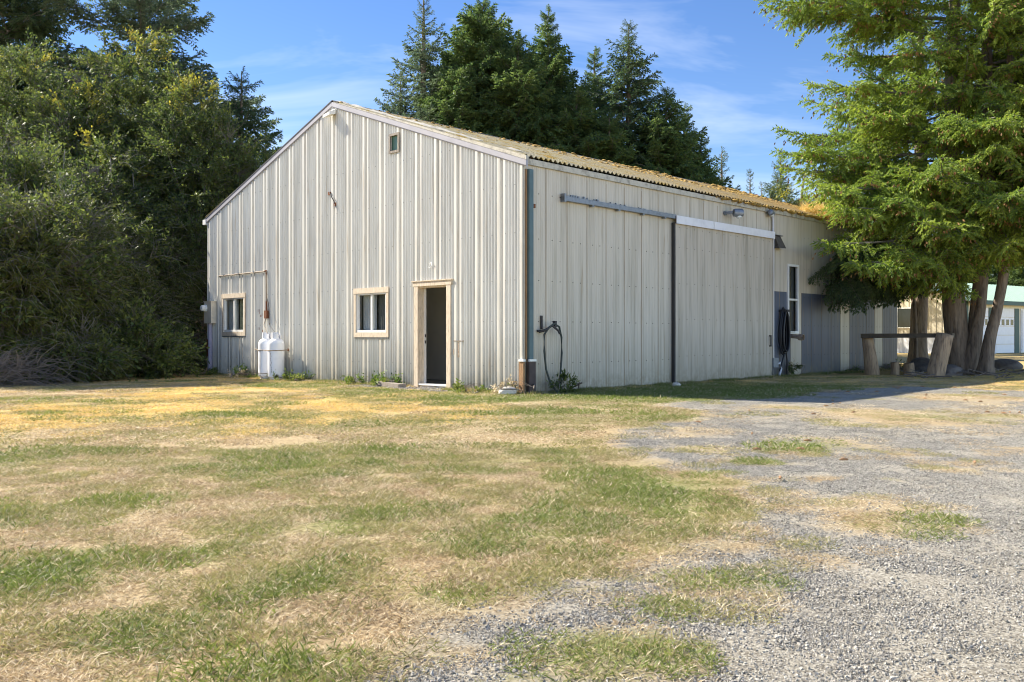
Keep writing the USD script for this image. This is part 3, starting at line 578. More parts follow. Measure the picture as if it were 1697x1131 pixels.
def grass_clump(seed, n, rad, h, w, lean, bend=.5):
    r = np.random.default_rng(seed); a = r.uniform(0, 2 * np.pi, n); q = rad * np.sqrt(r.uniform(0, 1, n))
    b = np.stack([q * np.cos(a), q * np.sin(a), -.004 + 0 * a], 1); a2 = r.uniform(0, 2 * np.pi, n); e = np.clip(r.normal(lean, .28, n), .05, 1.5)
    d = np.stack([np.cos(a2) * np.cos(e), np.sin(a2) * np.cos(e), np.sin(e)], 1); L = h * r.uniform(.5, 1.35, n)
    side = nz(np.cross(d, rand_dirs(r, n)))
    v1, f1 = blades(b, d, L * .6, np.full(n, w) * r.uniform(.7, 1.3, n), side, .5)
    e2 = e - bend * r.uniform(.3, 1.3, n); d2 = np.stack([np.cos(a2) * np.cos(e2), np.sin(a2) * np.cos(e2), np.sin(e2)], 1)
    v2, f2 = blades(b + d * (L * .3)[:, None], d2, L * .62, np.full(n, w) * .95, side, .3)
    return MB().add(v1, f1).add(v2, f2)
for (nm, mm, h, lean, bend) in (('straw', 'straw', .042, .50, .35), ('gold', 'straw_gold', .042, .55, .35), ('brown', 'grass_brown', .038, .45, .35), ('olive', 'grass_olive', .044, .7, .35), ('green', 'grass_green', .046, .8, .45)):
    for v in range(3):
        s = sum(map(ord, nm)) * 7 + v
        PIECES[f'{nm}_tuft_{v}'] = [(grass_clump(s, 290, .15, h, .0030, lean, bend), mm), (grass_clump(s + 99, 80, .15, h, .0030, lean * .8, bend), 'straw' if nm != 'straw' else 'grass_brown')]
        PIECES[f'{nm}_mat_{v}'] = [(grass_clump(s + 7, 300, .30, h * 1.05, .0065, lean, bend), mm), (grass_clump(s + 107, 80, .30, h, .0065, lean * .8, bend), 'straw' if nm != 'straw' else 'grass_brown')]
KINDS = ('straw', 'gold', 'brown', 'olive', 'green')
def lawn(path, size, y0, y1, per, seed, margin=1.5):
    r = np.random.default_rng(seed); area = [(y0, y1)]
    n = int(per * .572 * 2 / 2 * ((y1 + margin) ** 2 - y0 ** 2) * 1.05)
    y = np.sqrt(r.uniform(y0 ** 2, y1 ** 2, n)); x = r.uniform(-1, 1, n) * (.585 * y + .35)
    m = masks(x, y); k = r.uniform(0, 1, n)
    inb = (((np.stack([x, y], -1) - C0) @ NG) < .10) & (((np.stack([x, y], -1) - C0) @ NR) < .05)
    keep = ~inb & (k > m['gravel'] * 1.02)
    keep &= ~((m['tan'] > .3) & (r.uniform(0, 1, n) < .35))
    x, y = x[keep], y[keep]; m = {a: b[keep] for a, b in m.items()}; n = len(x)
    u = r.uniform(0, 1, n); g = m['green']
    kind = np.full(n, 0)
    kind = np.where(r.uniform(0, 1, n) < .36 + .4 * m['brown'], 2, kind)
    kind = np.where(r.uniform(0, 1, n) < .28, 3, kind)
    kind = np.where(r.uniform(0, 1, n) < m['gold'] * .9, 1, kind)
    kind = np.where(u < g ** .75, np.where(r.uniform(0, 1, n) < .15 + .75 * g, 4, 3), kind)
    idx = kind * 3 + r.integers(0, 3, n); a = r.uniform(0, 2 * np.pi, n)
    R = frames(np.stack([np.cos(a), np.sin(a), 0 * a], 1))
    sc = r.uniform(.75, 1.2, n) * (1 + .25 * (kind == 4)); s3 = np.stack([sc, sc, sc * r.uniform(.6, 1.15, n) * np.where(m['tan'] > .3, .6, 1)], 1)
    return scatter(path, [f'{q}_{size}_{v}' for q in KINDS for v in range(3)], np.stack([x, y, gz(x, y)], 1), R, s3, idx)
tag(lawn('/World/lawn_grass', 'tuft', 2.3, 8.5, 50, 1), 'short dry mown grass with greener patches', 'grass', None, 'stuff')
tag(lawn('/World/lawn_grass_001', 'mat', 8.2, 24, 13, 2), 'short dry golden grass across the yard', 'grass', None, 'stuff')
# gravel: crushed stones lying close together
def gravel_patch(seed, n, rad, s0, s1):
    r = np.random.default_rng(seed); mb = MB()
    ico = np.array([[1, 0, 0], [-1, 0, 0], [0, 1, 0], [0, -1, 0], [0, 0, 1], [0, 0, -1]], float); fo = np.array([[0, 2, 4], [2, 1, 4], [1, 3, 4], [3, 0, 4], [2, 0, 5], [1, 2, 5], [3, 1, 5], [0, 3, 5]])
    a = r.uniform(0, 2 * np.pi, n); q = rad * np.sqrt(r.uniform(0, 1, n)); s = s0 + (s1 - s0) * r.uniform(0, 1, n) ** 2.2
    from scipy.spatial.transform import Rotation
    Rm = Rotation.random(n, random_state=seed).as_matrix()
    v = ico[None] * (s[:, None, None] * np.stack([r.uniform(.7, 1.3, (n, 6)), r.uniform(.55, 1.0, (n, 6)), r.uniform(.4, .8, (n, 6))], -1))
    v = np.einsum('nij,nkj->nki', Rm, v) + np.stack([q * np.cos(a), q * np.sin(a), s * r.uniform(-.1, .55, n)], 1)[:, None]
    return mb.add(v.reshape(-1, 3), (fo[None] + 6 * np.arange(n)[:, None, None]).reshape(-1, 3))
MAT['gravel'] = usdkit.material(stage, '/World/Looks/gravel', {'g': ('attribute', dict(attribute='tone')), 'r': ('rgb_ramp', dict(ramp=[(0, (.14, .128, .11)), (.3, (.25, .235, .203)), (.65, (.34, .32, .278)), (.92, (.41, .386, .337)), (1, (.53, .50, .44))])), 'p': ('principled_bsdf', dict(roughness=1.0, specular_ior_level=.05))},
    [('g.fac', 'r.fac'), ('r.color', 'p.base_color')], surface='p.BSDF')
for v in range(4):
    PIECES[f'stones_fine_{v}'] = [(gravel_patch(70 + v, 520, .17, .0028, .0076), 'gravel')]
    PIECES[f'stones_far_{v}'] = [(gravel_patch(80 + v, 340, .31, .004, .0095), 'gravel')]
    PIECES[f'stones_few_{v}'] = [(gravel_patch(90 + v, 26, .10, .004, .012), 'gravel')]
def gravel(path, size, y0, y1, per, seed, lo=.55):
    r = np.random.default_rng(seed); n = int(per * .585 * (y1 ** 2 - y0 ** 2)); y = np.sqrt(r.uniform(y0 ** 2, y1 ** 2, n)); x = r.uniform(-1, 1, n) * (.58 * y + .3)
    m = masks(x, y)['gravel']; inb = (((np.stack([x, y], -1) - C0) @ NG) < .10) & (((np.stack([x, y], -1) - C0) @ NR) < .05)
    k = (m > lo if size != 'few' else (m > .12) & (r.uniform(0, 1, n) < m * 1.3)) & ~inb; x, y = x[k], y[k]; n = len(x); a = r.uniform(0, 2 * np.pi, n); sc = r.uniform(.85, 1.15, n)
    return scatter(path, [f'stones_{size}_{v}' for v in range(4)], np.stack([x, y, gz(x, y) - .001], 1), frames(np.stack([np.cos(a), np.sin(a), 0 * a], 1)), sc, r.integers(0, 4, n))
tag(gravel('/World/gravel', 'fine', 2.3, 9.5, 38, 3), 'grey crushed gravel of the yard', 'gravel', None, 'stuff')
tag(gravel('/World/gravel_001', 'far', 9, 19, 12, 4), 'grey crushed gravel in the farther yard', 'gravel', None, 'stuff')
tag(gravel('/World/gravel_002', 'few', 2.3, 12, 40, 5), 'loose stones scattered along the grass edge', 'gravel', None, 'stuff')

r = np.random.default_rng(17); n = 520; a = r.uniform(0, 1, n) < .5; t = np.where(a, r.uniform(0, 12.2, n), r.uniform(0, 17.5, n)); k = ~(a & (t > 1.9) & (t < 3.2)); t, a = t[k], a[k]; n = len(t); o = np.abs(r.normal(.08, .09, n)) + .04
q = np.where(a[:, None], GAB(t, 0 * t, o), RGT(t, 0 * t, o)); q[:, 2] = gz(q[:, 0], q[:, 1])
tag(scatter('/World/wall_grass', ['green_mat_0', 'olive_mat_1', 'straw_mat_2', 'gold_mat_0'], q, frames(np.stack([np.cos(t * 9), np.sin(t * 9), 0 * t], 1)), np.stack([r.uniform(.35, .8, n)] * 2 + [r.uniform(.8, 2.8, n)], 1), r.choice(4, n, p=[.4, .3, .15, .15])), 'ragged uncut grass along the feet of the building walls', 'grass', None, 'stuff')
# ---------------------------------------------------------------- trees
def sides_of(d, r): return nz(np.cross(d, rand_dirs(r, len(d))))
def shoots(mb, b, d, L, w, r, n=3):
    # a needled shoot: n crossed blades about its axis
    s0 = sides_of(d, r); s1 = np.cross(nz(d), s0)
    for k in range(n):
        a = np.pi * k / n + .3; v, f = blades(b, d + .10 * r.normal(size=d.shape), L, w, np.cos(a) * s0 + np.sin(a) * s1, .5); mb.add(v, f)
def fir_bough(seed, L, gap=.10, sec=.42, hang=.25, droop=.22, tip=.18, shoot=.13, sw=.036, sgap=.062, flat=.35, n=3):
    # one bough along +x: a curved stem, side twigs that hang, needled shoots along each
    r = np.random.default_rng(seed); nd, tw = MB(), MB()
    xs = np.linspace(0, 1, 9); curve = lambda t: np.stack([L * t, .05 * L * np.sin(3 * t + seed), L * (-droop * t ** 1.5 + tip * t ** 3)], -1)
    tw.tube(curve(xs), .016 * L * (1.05 - xs) / 1.2 + .003, 3, False)
    B, D, LL = [], [], []
    t = .10; side = 1
    while t < 1.0:
        o = curve(np.array([t]))[0]; fw = nz(curve(np.array([t + .02]))[0] - curve(np.array([t - .02]))[0])
        l = sec * L * (1 - t) ** .65 * r.uniform(.6, 1.25) * min(1, .45 + t * 2.2) + .10
        ang = math.radians(r.uniform(42, 68)); d = fw * math.cos(ang) + np.array([0, side, 0]) * math.sin(ang) + np.array([0, 0, r.normal(-.05, .12)]); d = nz(d)
        m = max(2, int(l / sgap)); q = (np.arange(m) + .5) / m
        p = o + d * l * q[:, None] + np.array([0, 0, -hang * l]) * (q ** 2)[:, None]
        tw.tube(np.vstack([o, p[m // 2], p[-1]]), [.006, .004, .002], 3, False)
        dd = nz(d + np.array([0, 0, -2 * hang]) * q[:, None])
        sd = nz(np.cross(dd, [0, 0, 1.]))
        for sg in (-1, 1):
            e = nz(dd * .75 + sg * sd * .65 + np.stack([0 * q, 0 * q, r.normal(-.22, flat, m)], 1)); B.append(p); D.append(e); LL.append(shoot * r.uniform(.65, 1.25, m) * (1.05 - .35 * q))
        B.append(p[-1:]); D.append(dd[-1:]); LL.append([shoot * 1.1])
        side = -side; t += gap / L * r.uniform(.6, 1.3)
    k = np.linspace(.12, 1, int(L / .05)); B.append(curve(k)); D.append(nz(np.stack([0 * k + .5, r.normal(0, .5, len(k)), r.normal(.25, .35, len(k))], 1))); LL.append(shoot * .9 + 0 * k)
    B, D, LL = np.vstack(B), np.vstack(D), np.concatenate(LL)
    shoots(nd, B, D, LL, np.full(len(B), sw) * r.uniform(.7, 1.25, len(B)), r, n)
    return nd, tw
def cones(seed, L, n):
    r = np.random.default_rng(seed); mb = MB(); t = r.uniform(.35, 1, n)
    b = np.stack([L * t, r.normal(0, .16 * L, n), -.2 * L * t ** 1.5 - .02], 1); d = nz(np.stack([r.normal(0, .2, n), r.normal(0, .2, n), -np.ones(n)], 1)); shoots(mb, b, d, np.full(n, .085), np.full(n, .034), r, 3); return mb
def spray(seed, L, n_twig, per, leaf_l, leaf_w, hang=0.0):
    # a leafy branch end along +x
    r = np.random.default_rng(seed); lv, tw = MB(), MB(); B, D, LL = [], [], []
    for k in range(n_twig):
        d = nz(np.array([r.uniform(.5, 1.2), r.normal(0, .55), r.normal(.08, .45)])); l = L * r.uniform(.5, 1.0); o = np.array([r.uniform(0, .35) * L, 0, 0])
        q = (np.arange(per) + r.uniform(.1, .6)) / per; p = o + d * l * q[:, None] + np.stack([0 * q, 0 * q, -hang * .5 * l * q ** 2], 1) + r.normal(0, .022, (per, 3))
        tw.tube(np.vstack([o, o + d * l * .5, p[-1]]), [.007, .005, .002], 3, False)
        e = nz(d + r.normal(0, .65, (per, 3)) + [0, 0, -hang]); B.append(p); D.append(e); LL.append(leaf_l * r.uniform(.6, 1.25, per))
    B, D, LL = np.vstack(B), np.vstack(D), np.concatenate(LL); v, f = blades(B, D, LL, LL / leaf_l * leaf_w, sides_of(D, r), .45); lv.add(v, f)
    return lv, tw
def bough_set(prefix, mat_, twig, lens, **kw):
    out = []
    for i, L in enumerate(lens):
        a, b = fir_bough(100 + i + sum(map(ord, prefix)), L, **kw); PIECES[f'{prefix}_bough_{i}'] = [(a, mat_), (b, twig)]; out.append((f'{prefix}_bough_{i}', L))
    return out
BN = bough_set('near_fir', 'fir_near', 'bark_grey', (.9, 1.15, 1.45, 1.8), gap=.095, sec=.46, hang=.42, droop=.18, tip=.20, shoot=.115, sw=.026, sgap=.038, flat=.6)
for i, (k, L) in enumerate(BN): PIECES[k].append((cones(i, L, 7 + 3 * i), 'cone_brown'))
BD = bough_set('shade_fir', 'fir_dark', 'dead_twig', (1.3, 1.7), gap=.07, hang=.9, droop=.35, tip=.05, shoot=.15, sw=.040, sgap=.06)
BC = bough_set('cedar', 'cedar', 'bark_grey', (1.3, 1.8, 2.3), gap=.11, hang=.45, droop=.25, tip=.22, shoot=.20, sw=.075, sgap=.10, n=2)
BF = bough_set('spruce', 'fir_blue', 'bark_grey', (1.3, 1.9, 2.5), gap=.12, hang=.35, droop=.12, tip=.20, shoot=.17, sw=.055, sgap=.09, n=2)
BK = bough_set('dark_fir', 'fir_dark', 'bark_grey', (1.4, 2.0, 2.6), gap=.12, hang=.55, droop=.30, tip=.16, shoot=.17, sw=.055, sgap=.09, n=2)
def spray_set(prefix, m, n, *a, **k):
    for i in range(n): x, y = spray(300 + i + sum(map(ord, prefix)), *a, **k); PIECES[f'{prefix}_spray_{i}'] = [(x, m), (y, 'bark_grey')]
    return [f'{prefix}_spray_{i}' for i in range(n)]
SD = spray_set('dark_leaf', 'broad_dark', 3, .80, 9, 16, .105, .054, hang=.2)
SY = spray_set('sunny_leaf', 'broad_yellow', 2, .65, 9, 15, .095, .048)
SW = spray_set('willow_leaf', 'willow', 3, .85, 9, 14, .130, .030, hang=.9)
SB = spray_set('bright_leaf', 'bright_green', 2, .7, 9, 14, .09, .05)
SR = spray_set('red_leaf', 'red_leaf', 1, .5, 9, 14, .08, .05)
SH = spray_set('dry_leaf', 'dry_brown', 2, .6, 9, 10, .10, .018, hang=.2)
ST = [('bare_twigs_0', None)]
tb = MB(); r0 = np.random.default_rng(77)
for k in range(26):
    d = nz(np.array([r0.uniform(.3, 1.2), r0.normal(0, .5), r0.normal(0, .45)])); l = r0.uniform(.4, 1.0); o = np.array([r0.uniform(0, .3), 0, 0]); q = np.linspace(0, 1, 4)[:, None]
    tb.tube(o + d * l * q + r0.normal(0, .03, (4, 3)) * q, [.008, .006, .004, .002], 3, False)
PIECES['bare_twigs_0'] = [(tb, 'dead_twig')]

def trunk_mesh(pts, rad, n=12, rough=.07, seed=0, flare=0.0):
    pts = np.asarray(pts, float); k = max(8, int(np.linalg.norm(np.diff(pts, axis=0), axis=1).sum() / .35)); s = np.linspace(0, 1, len(pts)); q = np.linspace(0, 1, k)
    from scipy.interpolate import PchipInterpolator
    P = PchipInterpolator(s, pts)(q); Rr = np.interp(q, s, rad); Rr = Rr * (1 + flare * np.exp(-q * k / 1.6))
    mb = MB().tube(P, Rr, n); v, f = mb.get(); c = np.repeat(P, n, 0); a = np.tile(np.arange(n), k)
    v = c + (v - c) * (1 + rough * 2 * (meshkit.noise(np.stack([a * .9, v[:, 2] * 1.1, 0 * a + seed], -1), seed) - .5) + flare * .5 * np.exp(-np.repeat(q, n) * k / 1.5) * np.cos(a * 2 * np.pi / n * 4 + seed))[:, None]
    return v, f
def conifer(name, label, base, h, rad, seed, boughs, z0=.15, power=.85, spacing=.42, per=6, lift=0.15, droop_low=-.25, gap_=0.0, group=None, trunk_r=None, lean=(0, 0), sparse_top=0.0, cut=None, ragged=.25):
    r = np.random.default_rng(seed); th = thing(name, label, 'tree', group, loc=(base[0], base[1], 0)); rt = trunk_r or .018 * h + .05
    top = np.array([lean[0], lean[1], h]); axis_at = lambda z: np.array([lean[0], lean[1], 0]) * max(z / h, 0.) ** 1.3 + np.array([0, 0, z])
    zz = np.linspace(-.1, h, 8); obj('trunk', trunk_mesh([axis_at(max(0, z)) + [0, 0, min(0, z)] for z in zz], rt * (1 - np.clip(zz / h, 0, 1)) ** .8 + .012, 8, seed=seed, flare=.3), 'bark', th, smooth=True)
    P, D, S, K, lm = [], [], [], [], MB(); z = z0 * h; g = 0
    while z < h - .15:
        f = max(0., (z - z0 * h) / (h * (1 - z0))); R = rad * (1 - f) ** power * (.55 + .45 * min(1, f * 6 + .35))
        for k in range(per if f < .85 else max(3, per - 2)):
            if r.uniform() < gap_ + sparse_top * f: continue
            az = g * 2.39996 + r.normal(0, .25); g += 1; Rk = max(.25, R * (1 + r.normal(0, ragged))); el = droop_low * (1 - f) + (lift + .55) * f ** 1.5 + r.normal(0, .10)
            if cut is not None and not cut(az, z, Rk): continue
            o = axis_at(z + r.uniform(-.2, .2)); d = np.array([math.cos(az) * math.cos(el), math.sin(az) * math.cos(el), math.sin(el)])
            def put(p, dd, want):
                c = min(range(len(boughs)), key=lambda i: abs(boughs[i][1] - want)); P.append(p); D.append(dd); S.append(np.clip(want / boughs[c][1], .35, 1.3)); K.append(c)
            Lm = boughs[-1][1] * 1.05
            if Rk <= Lm: put(o, d, Rk)
            else:
                end = o + d * Rk; mid = o + d * Rk * .5 + [0, 0, .04 * Rk]; lm.tube([o, mid, end], [.02 + .008 * Rk, .02, .008], 4, False)
                put(o + d * (Rk - Lm), d, Lm)
                q = .45
                while q < Rk - .4:
                    sg = 1 if r.uniform() < .5 else -1; yaw = sg * r.uniform(.35, .95); c, s = math.cos(yaw), math.sin(yaw)
                    put(o + d * q, nz(np.array([d[0] * c - d[1] * s, d[0] * s + d[1] * c, d[2] + r.normal(-.05, .1)])), min(Lm, (Rk - q) * .75 + .35)); q += r.uniform(.3, .55)
        z += spacing * (1 - .35 * f) * r.uniform(.8, 1.2)
    put(axis_at(h - .3), np.array([.05, 0, 1.]), .5)
    if lm.n: obj('limbs', lm, 'bark', th, kind='stuff')
    P, D = np.array(P), np.array(D)
    scatter(P_(th) + '/crown', [b[0] for b in boughs], P, frames(D, r.normal(0, .25, len(P))), S, K)
    return th
def broadleaf(name, label, cat, base, blobs, seed, keys, weights, n, group=None, stems=3, stem_r=.09, stem_mat='bark_grey', zmin=.15, bare=0.0, sun_keys=None, top_z=None):
    # blobs: (dx, dy, z, rx, ry, rz) lumps of the crown about the base
    r = np.random.default_rng(seed); th = thing(name, label, cat, group, loc=(base[0], base[1], 0)); b = np.array(blobs, float)
    vol = b[:, 3] * b[:, 4] * b[:, 5]; vol = vol ** .75; c = r.choice(len(b), n, p=vol / vol.sum()); u = rand_dirs(r, n); rad = r.uniform(.25, 1, n) ** .45
    rad *= 1 + .55 * (meshkit.fbm(u * 2.3 + c[:, None] * 7.1, 3, seed) - .5)
    P = b[c, :3] + u * b[c, 3:] * rad[:, None]; ok = P[:, 2] > zmin; P, u = P[ok], u[ok]; n = len(P)
    D = nz(u * [1, 1, .6] + r.normal(0, .45, (n, 3)) + [0, 0, .25]); K = r.choice(len(keys), n, p=np.array(weights) / sum(weights))
    ks = list(keys)
    if sun_keys:                                       # young growth at the top of the crown
        ks += sun_keys; hi = P[:, 2] > top_z - 1.6 * r.uniform(0, 1, n) ** 1.4; K = np.where(hi & (r.uniform(0, 1, n) < .8), len(keys) + r.integers(0, len(sun_keys), n), K)
    if bare: ks = ks + ['bare_twigs_0']; K = np.where(r.uniform(0, 1, n) < bare, len(ks) - 1, K)
    tk = MB()
    for k in range(stems):
        e = b[r.integers(0, len(b))]; a = np.array([r.normal(0, .18 * (stems > 1)), r.normal(0, .18 * (stems > 1)), -.05]); t = np.array([e[0], e[1], e[2] + e[5] * .6]) + r.normal(0, .3, 3) * [1, 1, 0]
        m = a * .5 + t * .5 + r.normal(0, .25, 3) * [1, 1, .3]; v, f = trunk_mesh([a, a * .75 + m * .25 + r.normal(0, .06, 3), m, t], [stem_r, stem_r * .85, stem_r * .6, .015], 7, seed=seed + k); obj('trunk' if cat == 'tree' else 'stem', (v, f), stem_mat, th, smooth=True)
        for q in range(7):
            w = r.uniform(.25, .95); o = a * (1 - w) ** 2 + 2 * m * w * (1 - w) + t * w ** 2; e = P[r.integers(0, n)]; tk.tube([o, (o + e) / 2 + [0, 0, .12], e], [stem_r * .35, stem_r * .22, .006], 4, False)
    obj('limbs', tk, stem_mat, th, kind='stuff')
    scatter(P_(th) + '/crown', ks, P, frames(D, r.uniform(-.6, .6, n)), r.uniform(.75, 1.25, n), K)
    return th
def X_(px, d): return ((px - CX) / FPX * d, d)
def Z_(py, d): return ZC + (HZ - py) / FPX * d

# --- the row of conifers behind the building
GB = 'conifers standing behind the metal building'
for (nm, lab, px, py, d, rad, sd, kw) in [
    ('fir_tree', 'tall thin-topped fir, leftmost of the conifers behind the roof ridge', 702, -22, 45, 4.5, 1, dict(boughs=BF, power=.95, per=5, gap_=.12, sparse_top=.12, z0=.22, spacing=.40)),
    ('cedar_tree', 'broad dark cedar with a blunt bushy top behind the roof', 800, 6, 46, 5.0, 2, dict(boughs=BC, power=.62, per=8, z0=.22, spacing=.36)),
    ('cedar_tree', 'shorter dark cedar filling in just right of the broad bushy one', 858, 62, 44, 3.9, 3, dict(boughs=BC, power=.7, per=7, z0=.22, spacing=.38)),
    ('cedar_tree', 'pointed cedar with a pale ragged spire right of the bushy cedars', 908, 20, 48, 4.0, 4, dict(boughs=BC, power=.8, per=7, z0=.22, spacing=.38)),
    ('cedar_tree', 'small loose cedar in the dip of the skyline behind the roof', 985, 84, 49, 3.5, 5, dict(boughs=BC, power=.8, per=6, z0=.22, gap_=.1)),
    ('fir_tree', 'conical fir with its trunk showing through, standing apart behind the roof', 1042, 40, 46, 4.2, 6, dict(boughs=BK, power=.72, per=6, z0=.22, gap_=.12, spacing=.44)),
    ('cedar_tree', 'low dense cedar just right of the conical fir', 1104, 152, 45, 3.3, 7, dict(boughs=BC, power=.62, per=7, z0=.22)),
    ('cedar_tree', 'smaller cedar stepping down the skyline toward the right', 1134, 178, 47, 2.6, 8, dict(boughs=BC, power=.72, per=7, z0=.22)),
    ('cedar_tree', 'squat cedar near the right end of the row behind the roof', 1162, 228, 47, 2.5, 9, dict(boughs=BC, power=.7, per=7, z0=.22)),
    ('fir_tree', 'pale loose fir at the right end of the row behind the roof', 1196, 250, 48, 2.0, 10, dict(boughs=BF, power=.75, per=6, z0=.22, gap_=.1)),
    ('cedar_tree', 'low dark cedar in the gap behind the middle of the roof', 760, 120, 43, 3.4, 11, dict(boughs=BC, power=.6, per=7, z0=.22)),
    ('cedar_tree', 'dark cedar low against the roof between the two spires', 955, 150, 44, 3.3, 12, dict(boughs=BC, power=.6, per=7, z0=.22)),
    ('cedar_tree', 'dark cedar low against the roof beneath the conical fir', 1010, 190, 43, 2.6, 13, dict(boughs=BC, power=.6, per=7, z0=.22)),
    ('fir_tree', 'loose fir low against the roof left of the bushy cedar', 664, 120, 46, 3.2, 14, dict(boughs=BF, power=.75, per=6, z0=.2, gap_=.1))]:
    conifer(nm, lab, X_(px, d), Z_(py, d), rad, sd, group=GB, **kw)
# --- far trees past the right end of the roof
conifer('spruce_tree', 'small lone spruce with upturned branches far past the roof end', X_(1243, 85), Z_(284, 85), 2.1, 21, BF, z0=.1, power=.8, per=6, spacing=.55, droop_low=.05, ragged=.12)
conifer('spruce_tree', 'larger far spruce with bare brown lower branches', X_(1294, 80), Z_(252, 80), 4.0, 22, BF, z0=.1, power=.8, per=6, spacing=.6, gap_=.1, ragged=.2)
conifer('spruce_tree', 'faint little spruce between the two far spruces', X_(1262, 105), Z_(305, 105), 2.2, 23, BF, z0=.1, power=.8, per=5, spacing=.7, gap_=.1)
sn = thing('dead_tree', 'bare grey dead trunk leaning against the sky past the roof', 'tree', loc=(*X_(1328, 62), 0))
dzt = Z_(283, 62); obj('trunk', trunk_mesh([[0, 0, 0], [.1, 0, dzt * .5], [0, 0, dzt * .8], [.33, 0, dzt]], [.22, .17, .12, .05], 8), 'bark_grey', sn, smooth=True)
mb = MB(); mb.tube([[.05, 0, dzt * .72], [.5, 0, dzt * .8], [.6, .1, dzt * .84]], [.04, .03, .01], 4); mb.tube([[.12, 0, dzt * .9], [-.3, 0, dzt * .95]], [.03, .01], 4); obj('limb', mb, 'bark_grey', sn)
x_, y_ = X_(1380, 52)
broadleaf('maple_tree', 'bright green rounded tree between the roof end and the near firs', 'tree', (x_, y_), [(0, 0, 6.2, 2.6, 2.6, 3.0), (-1.3, -.5, 5.2, 1.6, 1.6, 1.8), (1.5, 0, 7.2, 2, 2, 2.4), (3.5, 1, 6, 2.4, 2, 3)], 31, SB + SY, [2, 2, 1, 1], 620, stems=2, stem_r=.14, zmin=1)
x_, y_ = X_(1300, 58)
broadleaf('dead_bush', 'tangle of bare brown branches below the larger far spruce', 'bush', (x_, y_), [(0, 0, 7.6, 2.3, 1.5, 2.0)], 32, ['bare_twigs_0', SH[0]], [3, 1], 170, stems=3, stem_r=.1, stem_mat='dead_twig', zmin=1)
x_, y_ = X_(1272, 50)
broadleaf('red_shrub', 'dark red leafed shrub just showing over the mossy roof', 'shrub', (x_, y_), [(0, 0, 6.2, 1.3, 1.2, 2.6)], 33, SR, [1], 180, stems=2, stem_r=.08, zmin=1)
x_, y_ = X_(1335, 47)
broadleaf('hedge_shrub', 'olive evergreen shrubs topping the roof end', 'shrub', (x_, y_), [(-1.2, 0, 5.9, 1.9, 1.5, 2.6), (1.2, 0, 5.4, 2, 1.5, 2.6)], 34, SD + SY, [3, 3, 3, 1, 1], 420, stems=3, stem_r=.09, zmin=1)

GR = 'trees far behind the garage'
for (px, py, d, rad, sd, lab) in ((1500, 395, 84, 4.5, 25, 'far dark tree behind the left end of the garage'), (1580, 420, 80, 4.5, 26, 'far dark tree behind the thick fir trunk'), (1650, 405, 86, 5.0, 27, 'far dark tree rising behind the green garage roof'), (1720, 425, 82, 5.0, 28, 'far dark tree behind the garage, at the right picture edge'), (1440, 420, 88, 4.5, 29, 'far dark tree hidden behind the end of the metal building')):
    conifer('cedar_tree', lab, X_(px, d), Z_(py, d), rad, sd, BC, group=GR, z0=.02, power=.5, per=7, spacing=.6)
# --- the wood on the left
GL = 'trees of the wood left of the building'
conifer('fir_tree', 'dark tall fir with drooping boughs, cut off by the top left corner', X_(-8, 42), 21.5, 5.2, 41, BK, group=GL, z0=.12, power=.55, per=6, spacing=.5, droop_low=-.45, gap_=.1)
conifer('fir_tree', 'tall open fir with long upswept boughs above the yellow-green treetop', X_(236, 41), 20.2, 5.4, 42, BF, group=GL, z0=.22, power=.62, per=4, spacing=.62, droop_low=-.10, lift=.25, gap_=.22, ragged=.35)
conifer('fir_tree', 'dense fir standing nearest the left slope of the roof', X_(400, 40), Z_(118, 40), 3.0, 43, BK, group=GL, z0=.05, power=.6, per=7, spacing=.42, ragged=.3)
conifer('fir_tree', 'lower fir peeping over the left eave of the roof', X_(440, 44), Z_(205, 44), 1.9, 44, BK, group=GL, z0=.05, power=.55, per=6, spacing=.45)
conifer('fir_tree', 'slim fir behind the leafy trees left of the building', X_(352, 40), Z_(150, 40), 2.6, 45, BF, group=GL, z0=.05, power=.65, per=6, spacing=.5)
for (lab, px, py, d, w, sd, n) in [
    ('leafy tree with a yellow-green pointed top at the far left', 34, 66, 32.5, 2.3, 51, 900),
    ('tallest leafy tree of the wood with a golden green top', 212, 64, 33.0, 2.9, 52, 1350),
    ('leafy tree with a paler tip beside the left roof slope', 318, 140, 31, 2.2, 53, 950),
    ('rounded leafy tree between the two golden-topped ones', 124, 150, 31, 2.6, 54, 1000),
    ('dark leafy tree behind the willowy shrubs, left of the tallest one', 172, 250, 29.5, 2.2, 58, 620),
    ('dark leafy tree just left of the eave of the building', 275, 235, 31.0, 2.0, 59, 620),
    ('dark leafy tree behind the willowy shrubs at the far left', 66, 290, 27.5, 2.0, 60, 520),
    ('dark leafy tree deep in the wood behind the tallest one', 262, 190, 37, 3.2, 55, 640),
    ('dark leafy tree deep in the wood at the far left', 70, 200, 39, 3.4, 56, 640),
    ('dark leafy tree deep in the wood, half hidden at its middle', 165, 230, 40, 3.6, 57, 560)]:
    x_, y_ = X_(px, d); h = Z_(py, d); R = np.random.default_rng(sd)
    bl = [(0, 0, h * .80, w * .55, w * .55, h * .20), (R.normal(0, .3), R.normal(0, .3), h * .6, w * .9, w * .9, h * .24)] + [(w * .75 * math.cos(a), w * .75 * math.sin(a), h * R.uniform(.28, .62), w * .55, w * .55, h * .16) for a in R.uniform(0, 6.28, 5)] + [(R.normal(0, .4), 0, h * .25, w, w, h * .22)]
    broadleaf('leafy_tree', lab, 'tree', (x_, y_), bl, sd, SD, [1, 1, 1], n, group=GL, stems=3, stem_r=.13, zmin=.6, bare=.04, sun_keys=SY, top_z=h)
GS = 'shrubs along the edge of the wood'
